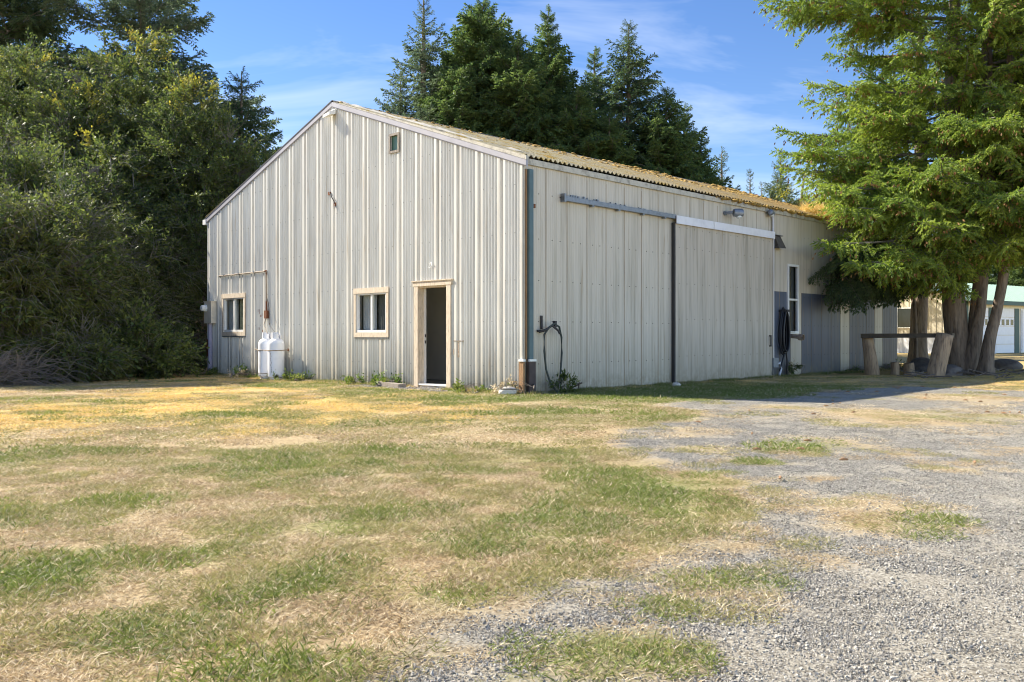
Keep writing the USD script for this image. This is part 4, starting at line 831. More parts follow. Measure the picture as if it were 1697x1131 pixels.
for (lab, px, py, d, w, sd, n, kind) in [
    ('arching shrub with narrow yellowing leaves at the left picture edge', -20, 345, 21.0, 1.7, 61, 380, 'w'),
    ('narrow-leaved shrub right of the brush pile', 92, 335, 22.6, 1.9, 62, 480, 'w'),
    ('largest narrow-leaved shrub at the front of the wood', 162, 372, 26.0, 1.5, 63, 560, 'w'),
    ('narrow-leaved shrub toward the building with drooping shoots', 238, 405, 28.4, 1.5, 64, 460, 'w'),
    ('dark broad-leaved shrub tucked beside the left wall corner', 300, 400, 30.2, 1.6, 65, 420, 'd'),
    ('tall dark shrub rising behind the arching one at the left edge', 14, 250, 24.5, 1.7, 91, 520, 'd'),
    ('tall dark shrub standing between the willowy ones and the leafy trees', 80, 268, 26.8, 1.6, 92, 520, 'd'),
    ('tall dark shrub under the tallest leafy tree', 158, 290, 28.0, 1.6, 93, 460, 'd'),
    ('low dark shrub in front of the tall willowy ones', 200, 540, 22.8, 1.2, 66, 200, 'd'),
    ('leafy bramble-like shrub low at the edge of the lawn', 118, 555, 21.0, 1.0, 67, 170, 'w'),
    ('dark shrub behind the brush pile at the far left', 30, 350, 23.5, 1.9, 68, 430, 'd'),
    ('low dark shrub near the meter post', 262, 565, 26.0, .7, 69, 130, 'd')]:
    x_, y_ = X_(px, d); h = Z_(py, d); R = np.random.default_rng(sd)
    bl = [(0, 0, h * .62, w * .85, w * .8, h * .40), (R.normal(0, .4), 0, h * .3, w, w * .8, h * .32)] + [(w * .7 * math.cos(a), w * .5 * math.sin(a), h * R.uniform(.3, .75), w * .5, w * .5, h * .2) for a in R.uniform(0, 6.28, 4)]
    if h > 2.5: bl += [(R.uniform(-.8, .8) * w, R.uniform(-.5, .5) * w, h * R.uniform(.72, .92), .32, .32, h * R.uniform(.16, .26)) for _ in range(5)]
    broadleaf('shrub', lab, 'shrub', (x_, y_), bl, sd, SW + SD if kind == 'w' else SD + SW[:1], [3, 3, 3, 1, 1, 1] if kind == 'w' else [3, 3, 3, 1], n, group=GS, stems=5, stem_r=.035, zmin=.1, bare=.06)
x_, y_ = ground(28, 642)
bp = MB(); r0 = np.random.default_rng(9)
for k in range(300):
    o = np.array([x_ + r0.normal(-.6, .5), y_ + r0.normal(.4, .4), r0.uniform(0, .5)]); a = r0.normal(.6, .9); e = r0.uniform(-.1, 1.1); l = r0.uniform(.5, 1.5); d = np.array([math.cos(a) * math.cos(e), math.sin(a) * math.cos(e) * .7, math.sin(e)]); q = np.linspace(0, 1, 5)[:, None]
    s = o + d * l * q + np.array([0, 0, -.45 * l]) * q ** 2 + r0.normal(0, .025, (5, 3)); s[:, 2] = np.maximum(s[:, 2], .01); bp.tube(s, np.linspace(.009, .003, 5), 3, False)
p = obj('brush_pile', bp, 'dead_twig'); tag(p, 'pile of bare grey brush at the left edge of the lawn', 'brush pile', None, 'stuff')
x_, y_ = X_(318, 26.6)
broadleaf('dry_weeds', 'dry reddish brown weeds beside the left wall corner', 'weeds', (x_, y_), [(0, 0, .45, .75, .4, .55), (-.8, -.3, .25, .7, .4, .3), (.25, .2, .8, .3, .3, .5)], 71, SH, [1, 1], 75, stems=3, stem_r=.012, stem_mat='dead_twig', zmin=.02)

# --- the near firs on the right
GF = 'clump of firs at the right end of the building'
NEARB = BN
def in_shop(p, margin=.25):
    q = np.asarray(p)[:2] - C0; t, u = float(q @ DL), float(q @ DR)
    return -margin < t < WID and -.2 < u < LEN + margin and p[2] < float(roof_z(max(t, 0))) + .25
def big_fir(label, base, stems, limbs, seed, roots=0.0):
    # stems: lists of (points, radii); limbs: (stem, height, azimuth degrees, length, elevation)
    r = np.random.default_rng(seed); th = thing('fir_tree', label, 'tree', GF, loc=(base[0], base[1], 0))
    from scipy.interpolate import PchipInterpolator
    ax = []
    for i, (pts, rad) in enumerate(stems):
        obj('trunk', trunk_mesh(pts, rad, 16, rough=.10, seed=seed + i, flare=.35 if i == 0 else .2), 'bark', th, smooth=True); p = np.array(pts, float); ax.append((p, np.array(rad)))
    P, D, S, K, Q = [], [], [], [], []; lm = MB()
    def put(p, d, want, dark=False):
        if in_shop(p + [base[0], base[1], 0]) or in_shop(p + d * want * .8 + [base[0], base[1], 0]): return
        c = min(range(len(NEARB)), key=lambda i: abs(NEARB[i][1] - want)); P.append(p); D.append(d); S.append(np.clip(want / NEARB[c][1], .5, 1.25)); K.append(c)
    for (si, z, az, L, el) in limbs:
        p = ax[si][0]; o = np.array([np.interp(z, p[:, 2], p[:, 0]), np.interp(z, p[:, 2], p[:, 1]), z]); a = math.radians(az); d = np.array([math.cos(a) * math.cos(el), math.sin(a) * math.cos(el), math.sin(el)])
        sag = lambda q: o + d * L * q + np.array([0, 0, -.10 * L]) * q ** 2 + np.array([0, 0, .07 * L]) * q ** 4
        if in_shop(sag(1.) + [base[0], base[1], 0]) or in_shop(sag(.6) + [base[0], base[1], 0]): continue
        qq = np.linspace(0, 1, 6); lm.tube(np.array([sag(q) for q in qq]) + r.normal(0, .02, (6, 3)), .012 + .012 * L * (1 - qq), 5, False)
        q = max(.28, .55 / max(L, .6)); put(sag(.98 - .9 / max(L, 1)), nz(sag(1.) - sag(.8)), min(2.0, .55 * L + .5))
        while q < 1:
            for sg in (-1, 1):
                if r.uniform() < .24: continue
                yaw = sg * r.uniform(.45, 1.15); c, s = math.cos(yaw), math.sin(yaw)
                put(sag(q), nz(np.array([d[0] * c - d[1] * s, d[0] * s + d[1] * c, d[2] + r.normal(-.10, .28)])), np.clip((1.05 - q) * L * .55 + .45, .6, 2.0) * r.uniform(.75, 1.15))
            q += .34 / L * r.uniform(.8, 1.3)
    if lm.n: obj('limbs', lm, 'bark_grey', th, kind='stuff')
    P, D = np.array(P), np.array(D); scatter(P_(th) + '/crown', [b[0] for b in NEARB], P, frames(D, r.normal(0, .3, len(P))), S, K)
    return th, ax
def auto_limbs(si, z0, z1, rad, seed, step=.34, power=.6, az=(0, 360), top=0.0, lo_el=-.12):
    r = np.random.default_rng(seed); out = []; z = z0; g = r.uniform(0, 6)
    while z < z1:
        f = (z - z0) / (z1 - z0)
        for k in range(2):
            g += 2.39996; a = az[0] + (math.degrees(g) % 360) / 360 * (az[1] - az[0]); out.append((si, z + r.uniform(-.15, .15), a, max(.6, rad * (1 - f) ** power * r.uniform(.7, 1.2)), lo_el * (1 - f) + .30 * f + r.normal(0, .10)))
        z += step * r.uniform(.8, 1.2)
    return out
bx, by = ground(1592, 620)                              # the thick, many-stemmed one
stA = ([[0, 0, -.1], [-.12, 0, 1.2], [-.18, .1, 3], [-.1, .3, 8], [.2, .3, 15.5]], [.36, .31, .28, .22, .03])
stB = ([[.26, -.05, -.1], [.38, -.05, 1.2], [.50, -.1, 2.6], [.68, -.1, 5.5], [.74, 0, 10], [.74, 0, 14]], [.25, .21, .19, .17, .13, .03])
stC = ([[.05, -.25, -.1], [.22, -.33, 1.0], [.40, -.28, 1.9], [.5, -.1, 2.6]], [.19, .15, .10, .03])
limbs = [l for l in auto_limbs(0, 3.3, 14.8, 3.5, 3, step=.44, power=.35) if not (math.cos(math.radians(l[2])) > .1 and l[1] < 4.2)] + auto_limbs(1, 4.2, 13.5, 3.4, 4, step=.50, power=.5, az=(-150, 60))
limbs += [(0, 10.4, 184, 4.8, .06), (0, 10.1, 172, 4.3, .12), (0, 10.9, 196, 4.4, .05), (0, 7.9, 186, 3.3, .08), (0, 7.5, 174, 3.1, .10), (0, 6.2, 186, 4.2, .02), (0, 6.5, 174, 3.9, .14), (0, 5.6, 180, 3.9, .08), (0, 4.6, 212, 4.2, -.02), (0, 3.9, 208, 4.3, -.06), (0, 3.4, 214, 3.8, -.08), (0, 3.0, 222, 2.5, .0), (0, 3.1, 240, 2.2, .05), (0, 3.3, 262, 1.9, .05), (0, 2.7, 232, 2.0, .0), (1, 3.2, 255, 1.7, .05), (1, 3.6, 285, 1.8, .05), (0, 2.5, 250, 1.5, .1), (0, 5.2, 203, 4.4, .0)]
big_fir('big many-stemmed fir with a thick trunk and wide yellow-green boughs', (bx, by), [stA, stB, stC], limbs, 81)
bx2, by2 = X_(1521, 30.5)                               # straight thinner stem behind the log table
stD = ([[0, 0, -.1], [.02, 0, 1.5], [.12, 0, 4], [.1, 0, 9], [0, 0, 13]], [.34, .27, .24, .17, .03])
big_fir('straight fir trunk behind the plank table with boughs over it', (bx2, by2), [stD], [l for l in auto_limbs(0, 3.6, 12.4, 3.2, 7, step=.55, power=.55) if not (math.cos(math.radians(l[2])) > .1 and l[1] < 5.0)], 82)
bx3, by3 = ground(1632, 622)                            # leaning stem with a sunlit patch
stE = ([[0, 0, -.1], [.12, 0, .9], [.36, 0, 1.9], [.56, 0, 3.2], [.72, .1, 6], [.8, .2, 9.5], [.8, .2, 12]], [.19, .16, .14, .125, .10, .07, .02])
big_fir('slender fir with a trunk leaning to the right beside the thick one', (bx3, by3), [stE], auto_limbs(0, 4.1, 11.5, 2.7, 9, step=.46, power=.5), 83)
x_, y_ = X_(1760, 27)
big_fir('fir beyond the right picture edge reaching its boughs into view', (x_, y_), [([[0, 0, -.1], [0, 0, 3], [.1, 0, 8], [0, 0, 15]], [.4, .33, .22, .03])], auto_limbs(0, 3.9, 14, 4.0, 12, step=.42, power=.5), 84)
# dark low bough hanging before the wall, in the building's shade
x_, y_ = X_(1519, 28.0)
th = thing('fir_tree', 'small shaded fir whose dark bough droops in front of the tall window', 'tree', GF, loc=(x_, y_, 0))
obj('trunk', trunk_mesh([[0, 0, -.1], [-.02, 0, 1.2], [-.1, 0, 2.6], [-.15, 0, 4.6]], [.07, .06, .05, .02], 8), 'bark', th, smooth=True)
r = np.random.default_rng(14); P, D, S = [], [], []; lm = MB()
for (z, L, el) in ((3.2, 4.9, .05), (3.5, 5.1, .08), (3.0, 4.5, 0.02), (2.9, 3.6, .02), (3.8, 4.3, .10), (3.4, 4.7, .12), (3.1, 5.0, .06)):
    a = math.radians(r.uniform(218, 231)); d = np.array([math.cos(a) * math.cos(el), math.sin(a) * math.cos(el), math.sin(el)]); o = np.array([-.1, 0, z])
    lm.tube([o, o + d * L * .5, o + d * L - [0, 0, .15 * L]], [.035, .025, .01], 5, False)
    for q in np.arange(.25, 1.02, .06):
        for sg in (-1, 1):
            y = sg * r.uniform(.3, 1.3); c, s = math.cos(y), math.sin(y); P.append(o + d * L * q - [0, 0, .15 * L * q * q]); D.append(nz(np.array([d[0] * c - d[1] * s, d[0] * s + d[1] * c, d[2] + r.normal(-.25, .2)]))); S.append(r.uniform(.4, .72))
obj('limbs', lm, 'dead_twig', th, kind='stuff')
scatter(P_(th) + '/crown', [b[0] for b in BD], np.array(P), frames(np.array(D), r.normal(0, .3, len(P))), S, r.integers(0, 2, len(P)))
# ---------------------------------------------------------------- moss on the roof
def lump(seed):
    m = trimesh.creation.icosphere(1, 1.0); v = m.vertices * (.7 + .6 * meshkit.noise(m.vertices * 1.6 + seed, seed))[:, None]; return MB().add(v * [1, 1, .55], m.faces)
for v in range(3): PIECES[f'moss_lump_{v}'] = [(lump(v), 'moss_gold')]
r = np.random.default_rng(44); n = 8500; u = LEN * r.uniform(0, 1, n) ** .62; t = np.where(r.uniform(0, 1, n) < .45, r.uniform(-.12, .5, n), r.uniform(-.1, WID / 2, n))
q = (C0 + t[:, None] * DL + u[:, None] * DR); k = (meshkit.fbm(np.stack([u * .55, t * .8, 0 * u + 2], -1), 3, 5) + .12 * u / LEN) > .53; u, t, q = u[k], t[k], q[k]; n = len(u)
mp = scatter(P_(shop) + '/moss', [f'moss_lump_{v}' for v in range(3)], np.concatenate([q, (roof_z(t) + .04 + r.normal(0, .008, n))[:, None]], 1), frames(np.stack([np.cos(u * 99), np.sin(u * 99), 0 * u], 1)), (.016 + .055 * r.uniform(0, 1, n) ** 2.5) * (.8 + .6 * u / LEN), r.integers(0, 3, n))
for i in range(1, 3): PIECES[f'roof_grass_{i}'] = [(grass_clump(600 + i, 120, .22, .38, .016, .95, .5), 'straw_gold')]
r = np.random.default_rng(45); n = 16; u = r.uniform(11.6, 13.6, n); t = r.uniform(-.05, .7, n); q = C0 + t[:, None] * DL + u[:, None] * DR
g = thing('roof_grass', 'tuft of tall dry golden grass growing on the roof end beside the firs', 'grass', kind='stuff')
scatter(P_(g) + '/blades', ['roof_grass_1', 'roof_grass_2'], np.concatenate([q, (roof_z(t) + .05)[:, None]], 1), frames(np.stack([np.cos(u * 99), np.sin(u * 99), 0 * u], 1)), r.uniform(.8, 1.5, n), r.integers(0, 2, n))

# ---------------------------------------------------------------- things on and by the gable wall
def wall_up(o): return float(o)
GT = 'pair of white gas tanks by the gable wall'
def gas_tank(px, o, label):
    t = float(GAB.t(px, o)); c = GAB(t, 0, o); th = thing('gas_tank', label, 'gas tank', GT, loc=c)
    R_ = .20; a = np.linspace(0, np.pi / 2, 7)
    prof = [(.0, .04), (.14, .045), (R_ * .93, .07), (R_, .12)] + [(R_, .86)] + [(.06 + (R_ - .06) * math.cos(x), .86 + .15 * math.sin(x)) for x in a[1:]] + [(0, 1.012)]
    obj('body', MB().lathe(prof, n=28), 'tank_white', th, smooth=40)
    obj('foot_ring', MB().lathe([(.155, -.01), (.155, .075), (.147, .075), (.147, -.01), (.155, -.01)], n=24), 'tank_white', th)
    mb = MB(); q = np.linspace(.5, 5.6, 22)
    for i in range(21):
        x = [(.105 * math.cos(b), .105 * math.sin(b)) for b in (q[i], q[i + 1])]; y = [(.098 * math.cos(b), .098 * math.sin(b)) for b in (q[i], q[i + 1])]
        mb.hexa([(*x[0], .985), (*x[1], .985), (*y[1], .985), (*y[0], .985), (*x[0], 1.16 - .03 * (i < 3 or i > 17)), (*x[1], 1.16 - .03 * (i < 3 or i > 17)), (*y[1], 1.16 - .03 * (i < 3 or i > 17)), (*y[0], 1.16 - .03 * (i < 3 or i > 17))])
    obj('collar', mb, 'tank_white', th)
    mb = MB().lathe([(.022, 1.0), (.022, 1.07), (.035, 1.075), (.035, 1.10), (0, 1.10)], n=10); mb.tube([[0, 0, 1.04], [.07, -.02, 1.05]], .016, 8); obj('valve', mb, 'galvanised', th)
    return th, c
tA, cA = gas_tank(441.5, .30, 'white upright gas tank on the left, half behind the other')
tB, cB = gas_tank(457.5, .34, 'white upright gas tank in front, with a dark scratch down its side')
mb = MB(); rr = .2025
for i in range(9):
    a = math.radians(-118 + 3 * math.sin(i * 2.1)) + .02 * i; z = .66 - .055 * i; b = a + .012
    mb.add([[rr * math.cos(a), rr * math.sin(a), z], [rr * math.cos(b + .05), rr * math.sin(b + .05), z - .01], [rr * math.cos(b + .07), rr * math.sin(b + .07), z - .045], [rr * math.cos(a + .02), rr * math.sin(a + .02), z - .04]], [[0, 3, 2, 1]])
obj('scratch', mb, 'dark_iron', tB)
st = thing('band', 'thin rusty band strapping the two gas tanks to the wall', 'strap')
pts = []
for c, a0, a1 in ((cB, -30, -135), (cA, -95, -220)):
    for a in np.radians(np.linspace(a0, a1, 9)): pts.append(c + [.207 * math.cos(a), .207 * math.sin(a), .72])
e = GAB(float(GAB.t(480)), .73, .03); pts = [e] + pts + [GAB(float(GAB.t(424)), .73, .03)]
obj('strap', MB().tube(pts, .011, 5), 'rusty_pipe', st); mb = MB(); GAB.box(mb, float(GAB.t(480)) - .03, float(GAB.t(480)) + .03, .70, .76, .022, .05); obj('bracket', mb, 'rust', st)
gp = thing('gas_pipe', 'rusty gas pipe running over the left window and down to the tanks', 'pipe')
t0, t1 = 11.49, 9.0
obj('pipe', MB().tube([GAB(t0, 2.71, .0), GAB(t0, 2.71, .05), GAB(t0 - .05, 2.71, .065), GAB(t1, 2.725, .065)], .016, 8), 'rusty_pipe', gp, smooth=True)
obj('pipe', MB().tube([GAB(t1, 2.74, .065), GAB(t1 - .01, 2.1, .065), GAB(t1 - .02, 1.95, .07)], .017, 8), 'rusty_pipe', gp, smooth=True)
obj('elbow', MB().tube([GAB(t1 + .05, 2.725, .065), GAB(t1, 2.735, .065), GAB(t1, 2.66, .065)], .026, 8), 'rust', gp)
for t in (11.2, 10.4, 9.6):
    mb = MB(); GAB.box(mb, t - .012, t + .012, 2.69, 2.75, .022, .083); obj('clip', mb, 'galvanised', gp)
mb = MB(); GAB.box(mb, 8.93, 9.05, 1.52, 1.72, .025, .10); mb.tube([GAB(8.99, 1.70, .06), GAB(8.99, 1.97, .065)], .022, 8); obj('regulator', mb, 'rust', gp)
mb = MB().tube([GAB(8.95, 2.02, .07), GAB(8.85, 1.9, .09), GAB(8.78, 1.65, .1), GAB(8.62, 1.35, .2), cB + [0, 0, 1.12], cB + [.05, 0, 1.05]], .010, 6); obj('hose', mb, 'dark_iron', gp, smooth=True)
mb = MB().tube([GAB(9.0, 1.52, .07), GAB(9.02, 1.35, .12), cA + [.02, .0, 1.15], cA + [.06, 0, 1.05]], .010, 6); obj('hose', mb, 'rusty_pipe', gp, smooth=True)
mb = MB()
for (px, py, s) in ((430, 515, .03), (432, 519, .022), (434, 524, .026), (438, 522, .03), (430, 545, .028), (437, 549, .024), (447, 513, .02), (448, 537, .02)):
    t = float(GAB.t(px)); z = float(GAB.z(t, py)); GAB.box(mb, t - s, t + s, z - s * 1.1, z + s * 1.1, .020, .028)
obj('wall_plates', mb, 'rust', gp, kind='stuff')
em = thing('electric_meter', 'beige electric meter box with a round meter at the left wall corner', 'electric meter')
mb = MB(); GAB.box(mb, 11.68, 12.08, 1.42, 2.02, .028, .19); obj('box', mb, 'meter_box', em)
mb = MB(); GAB.box(mb, 11.66, 12.10, 2.02, 2.035, .02, .205); obj('box_lid', mb, 'meter_box', em)
c = GAB(11.99, 1.84, .19); ax = np.array([*NG, 0]); lat = np.array([*DL, 0.])
def along(mb, c, prof, ax, n=18):                       # a lathe turned about ax
    m = MB().lathe(prof, n=n).get(); F = frames(np.array([ax]))[0]; v = m[0] @ np.stack([F[:, 1], F[:, 2], F[:, 0]], 0); return mb.add(v + c, m[1])
obj('meter', along(MB(), c, [(.10, 0), (.10, .03), (.088, .035), (.085, .11), (.06, .135), (0, .14)], ax), 'white_frame', em, smooth=40)
obj('conduit', MB().tube([GAB(11.90, -.05, .10), GAB(11.90, 1.42, .10)], .06, 12), 'pipe_lavender', em, smooth=40)
mb = MB(); GAB.box(mb, 11.97, 12.18, .66, .80, .032, .09); GAB.box(mb, 12.10, 12.19, .50, .98, .033, .06); obj('bracket', mb, 'rust', em)
wl = thing('wall_light', 'small white floodlight under the ridge of the gable', 'light')
mb = MB(); GAB.box(mb, 5.96, 6.12, 6.22, 6.32, .024, .07); obj('base', mb, 'white_frame', wl)
q = np.array([GAB(5.93, 6.20, .075), GAB(6.20, 6.16, .075), GAB(6.20, 6.12, .24), GAB(5.93, 6.16, .24), GAB(5.93, 6.30, .075), GAB(6.20, 6.26, .075), GAB(6.20, 6.19, .24), GAB(5.93, 6.23, .24)])
obj('head', MB().hexa(q[[1, 0, 3, 2, 5, 4, 7, 6]]), 'white_frame', wl)
hk = thing('dangling_wire', 'short dark wire dangling high on the gable', 'wire')
obj('wire', MB().tube([GAB(6.22, 4.40, .02), GAB(6.17, 4.41, .07), GAB(6.08, 4.30, .08), GAB(6.0, 4.20, .07), GAB(5.97, 4.12, .06), GAB(5.93, 4.02, .09)], .011, 5), 'dark_iron', hk)
mb = MB(); GAB.box(mb, 6.17, 6.25, 4.36, 4.43, .02, .06); obj('clip', mb, 'rust', hk)
mb = MB(); GAB.box(mb, 5.95, 6.01, 4.08, 4.16, .02, .065); obj('clip', mb, 'rust', hk)
hk = thing('wall_hook', 'small pale hook on the wall above the doorway', 'hook')
obj('ring', MB().tube([GAB(2.56 + .05 * math.cos(a), 2.52 + .05 * math.sin(a), .05 + .012 * a) for a in np.linspace(0, 5.4, 12)], .009, 5), 'white_frame', hk)
wb = thing('door_hasp', 'small rusty hasp on the wall right of the doorway', 'hasp')
mb = MB(); GAB.box(mb, 1.60, 1.90, .97, .985, .022, .045); GAB.box(mb, 1.74, 1.78, .65, .95, .022, .034); GAB.box(mb, 1.88, 1.91, .70, .82, .022, .04); obj('plate', mb, 'rusty_pipe', wb)
# inside the doorway
sl = thing('floor_fan', 'black round-headed stand just inside the open doorway', 'stand', loc=GAB(2.10, .055, -1.05))
obj('base', MB().lathe([(.0, 0), (.16, 0), (.17, .02), (.05, .045), (0, .05)], n=18), 'black_rubber', sl, smooth=40)
obj('pole', MB().tube([[0, 0, .04], [0, 0, .52]], .018, 8), 'black_rubber', sl)
obj('head', along(MB(), np.array([0, 0, .60]), [(0, -.06), (.07, -.055), (.14, -.02), (.145, .02), (.08, .05), (0, .055)], ax), 'black_rubber', sl, smooth=40)
cb = thing('power_cable', 'thin dark cable lying across the floor inside the doorway', 'cable')
obj('cable', MB().tube([GAB(2.1, .30, -1.05), GAB(2.35, .14, -1.15), GAB(2.7, .075, -1.2), GAB(3.3, .07, -1.1)], .009, 5), 'black_rubber', cb)

# ---------------------------------------------------------------- things on the long wall
def lamp(t, z, label):
    th = thing('barn_lamp', label, 'lamp', loc=RGT(t, z, 0)); nr = np.array([*NR, 0]); dr = np.array([*DR, 0]); zz = np.array([0, 0, 1.])
    return th, (lambda a, b, c: dr * a + zz * b + nr * c)
th, L_ = lamp(7.0, 4.03, 'grey wall lamp above the white cover strip of the sliding door')
mb = MB().tube([L_(0, 0, .0), L_(0, 0, .05)], .055, 12); obj('base', mb, 'galvanised', th)
obj('arm', MB().tube([L_(0, 0, .05), L_(.03, 0.01, .14), L_(.07, .01, .20)], .028, 8), 'galvanised', th)
mb = MB(); along(mb, L_(.07, .0, .20), [(.05, 0), (.09, .02), (.10, .10), (.10, .22), (.08, .25), (0, .255)], L_(.8, 0, .6)); obj('head', mb, 'galvanised', th, smooth=40)
mb = MB(); along(mb, L_(.20, -.055, .285), [(0, -.02), (.075, -.02), (.075, .05), (.04, .085), (0, .09)], np.array([0, 0, -1.])); obj('lens', mb, 'lamp_glass', th, smooth=40)
th, L_ = lamp(9.30, 4.10, 'grey pipe-mounted lamp under the eave, at the head of the long conduit')
obj('conduit', MB().tube([L_(.0, -3.60, .06), L_(0, -.25, .06), L_(-.005, -.02, .06), L_(-.04, .07, .07), L_(-.12, .115, .10)], .030, 10), 'pipe_grey', th, smooth=True)
mb = MB(); along(mb, L_(-.10, .12, .10), [(.0, 0), (.05, .005), (.075, .04), (.08, .22), (.06, .26), (0, .27)], L_(-.9, .06, .25)); obj('head', mb, 'galvanised', th, smooth=40)
mb = MB(); along(mb, L_(-.24, .09, .15), [(0, -.0), (.06, 0), (.055, .045), (0, .06)], np.array([0, 0, -1.])); obj('lens', mb, 'lamp_glass', th, smooth=40)
for z in (-.8, -1.9, -3.0):
    mb = MB(); mb.tube([L_(-.055, z, .03), L_(.055, z, .03)], .014, 6); obj('clip', mb, 'galvanised', th)
th = thing('vent_hood', 'dark weathered wedge-shaped hood on the long wall beside the conduit', 'vent')
q = np.array([RGT(9.36, 3.36, .0), RGT(9.74, 3.38, .0), RGT(9.74, 3.36, .20), RGT(9.36, 3.34, .20), RGT(9.36, 3.68, .0), RGT(9.70, 3.68, .0), RGT(9.66, 3.67, .08), RGT(9.36, 3.67, .08)])
obj('hood', MB().hexa(q[[1, 0, 3, 2, 5, 4, 7, 6]]), 'hood_dark', th); mb = MB(); RGT.box(mb, 9.34, 9.76, 3.683, 3.70, .0, .10); obj('hood_flange', mb, 'hood_dark', th)
th = thing('hose_hanger', 'dark iron hose hanger beside the near corner', 'hanger')
mb = MB(); RGT.box(mb, .44, .48, 1.20, 1.46, .012, .04); RGT.box(mb, .34, .52, 1.15, 1.19, .012, .05); obj('plate', mb, 'dark_iron', th)
obj('cradle', MB().tube([RGT(.36, 1.15, .05), RGT(.42, 1.19, .16), RGT(.60, 1.27, .17), RGT(.78, 1.18, .16), RGT(.84, 1.12, .15)], .022, 8), 'dark_iron', th, smooth=True)
mb = MB(); RGT.box(mb, .66, .71, 1.24, 1.36, .13, .19); obj('stop', mb, 'dark_iron', th)
th = thing('garden_hose', 'dark garden hose hanging in a long loop by the near corner', 'hose')
obj('hose', MB().tube([RGT(.62, -.0, .30), RGT(.52, .18, .20), RGT(.45, .45, .15), RGT(.42, .8, .13), RGT(.42, 1.1, .13), RGT(.50, 1.23, .17), RGT(.64, 1.31, .18), RGT(.80, 1.25, .17), RGT(.90, 1.05, .14), RGT(.92, .75, .13), RGT(.88, .45, .14), RGT(.82, .15, .16), RGT(.80, .0, .2)], .020, 8), 'green_hose', th, smooth=True)
th = thing('junction_box', 'tiny rusty box high on the long wall near the corner', 'box')
mb = MB(); RGT.box(mb, .20, .27, 3.47, 3.54, .012, .05); obj('cover', mb, 'rust', th)
th = thing('cable_coil', 'thick black cable coiled on the wall beside the sliding door', 'cable')
mb = MB(); r = np.random.default_rng(6)
for k in range(5):
    cx, w, hh, o = 9.78 + r.normal(0, .02), .19 + r.normal(0, .03), .56 + r.normal(0, .04), .06 + .035 * k
    a = np.linspace(0, 2 * np.pi, 25); mb.tube([RGT(cx + (w * (.45 + .55 * (1 - (math.sin(x) + 1) / 2) ** .7)) * math.cos(x), 1.20 + hh * math.sin(x), o) for x in a], .026, 6, False)
mb.tube([RGT(9.82, .66, .12), RGT(9.78, .5, .1), RGT(9.66, .28, .1), RGT(9.60, .14, .08)], .022, 6); mb.tube([RGT(9.92, .66, .1), RGT(9.99, .4, .1), RGT(9.98, .02, .08)], .022, 6)
obj('coil', mb, 'black_rubber', th, smooth=True); mb = MB(); RGT.box(mb, 9.70, 9.86, 1.70, 1.76, .004, .25); obj('hook', mb, 'dark_iron', th)
th = thing('conduit_box', 'grey electrical box with bent pipes at the foot of the long conduit', 'electrical box')
mb = MB(); RGT.box(mb, 9.20, 9.46, .26, .50, .012, .13); obj('box', mb, 'galvanised', th)
obj('pipe', MB().tube([RGT(9.24, .27, .07), RGT(9.20, .1, .09), RGT(9.30, .0, .1)], .035, 8), 'blue_steel', th, smooth=True)
obj('pipe', MB().tube([RGT(9.42, .30, .07), RGT(9.58, .38, .10), RGT(9.66, .22, .10), RGT(9.56, .05, .1), RGT(9.50, -.03, .1)], .03, 8), 'pipe_grey', th, smooth=True)
th = thing('flue_pipe', 'short round flue pipe poking out below the tall window', 'pipe')
c = RGT(10.22, 1.08, .02); nr = np.array([*NR, 0])
mb = MB(); along(mb, c, [(.10, 0), (.10, .02), (.055, .025), (.055, .28), (.085, .30), (.085, .42), (.075, .42), (.07, .32), (0, .32)], nz(nr + np.array([0, 0, -.12]))); obj('pipe', mb, 'rusty_pipe', th, smooth=40)
mb = MB(); RGT.box(mb, 10.0, 10.4, 1.17, 1.185, .03, .12); obj('bracket', mb, 'galvanised', th)

# ---------------------------------------------------------------- weeds and stones at the foot of the walls
def weed(name, label, p, h, w, n, seed, keys, group=None):
    h, n = h * .62, int(n * .8)
    return broadleaf(name, label, 'weed', p, [(0, 0, h * .5, w, w, h * .55)], seed, keys, [1] * len(keys), n, group=group, stems=3, stem_r=.008, stem_mat='dead_twig', zmin=.02)
PIECES['weed_spray_0'] = [(spray(901, 0.17, 6, 7, .06, .026)[0], 'weed_green')]; PIECES['weed_spray_1'] = [(spray(902, 0.14, 6, 7, .07, .030)[0], 'grass_green')]
PIECES['pale_spray_0'] = [(spray(903, 0.15, 6, 8, .055, .022)[0], 'straw')]; PIECES['dark_spray_0'] = [(spray(904, 0.19, 6, 8, .085, .03)[0], 'broad_dark')]
weed('leafy_weed', 'dark leafy weed at the bottom of the hanging garden hose', RGT(.78, 0, .28)[:2], .38, .20, 17, 201, ['dark_spray_0'])
weed('leafy_weed', 'pale straggly weeds beside the near wall corner', GAB(.36, 0, .18)[:2], .26, .22, 14, 202, ['pale_spray_0', 'weed_spray_1'])
weed('leafy_weed', 'green weeds under the middle window left of the doorway', GAB(3.75, 0, .25)[:2], .22, .28, 18, 203, ['weed_spray_0', 'weed_spray_1'])
weed('leafy_weed', 'bright low weeds under the middle window, on its left side', GAB(4.75, 0, .22)[:2], .16, .42, 22, 204, ['weed_spray_0', 'weed_spray_1'])
weed('leafy_weed', 'weeds growing at the right foot of the gas tanks', GAB(8.15, 0, .25)[:2], .26, .24, 18, 205, ['dark_spray_0', 'weed_spray_0'])
weed('leafy_weed', 'sprawling grey-green weeds left of the gas tanks', GAB(9.55, 0, .35)[:2], .22, .36, 22, 206, ['weed_spray_0', 'pale_spray_0'])
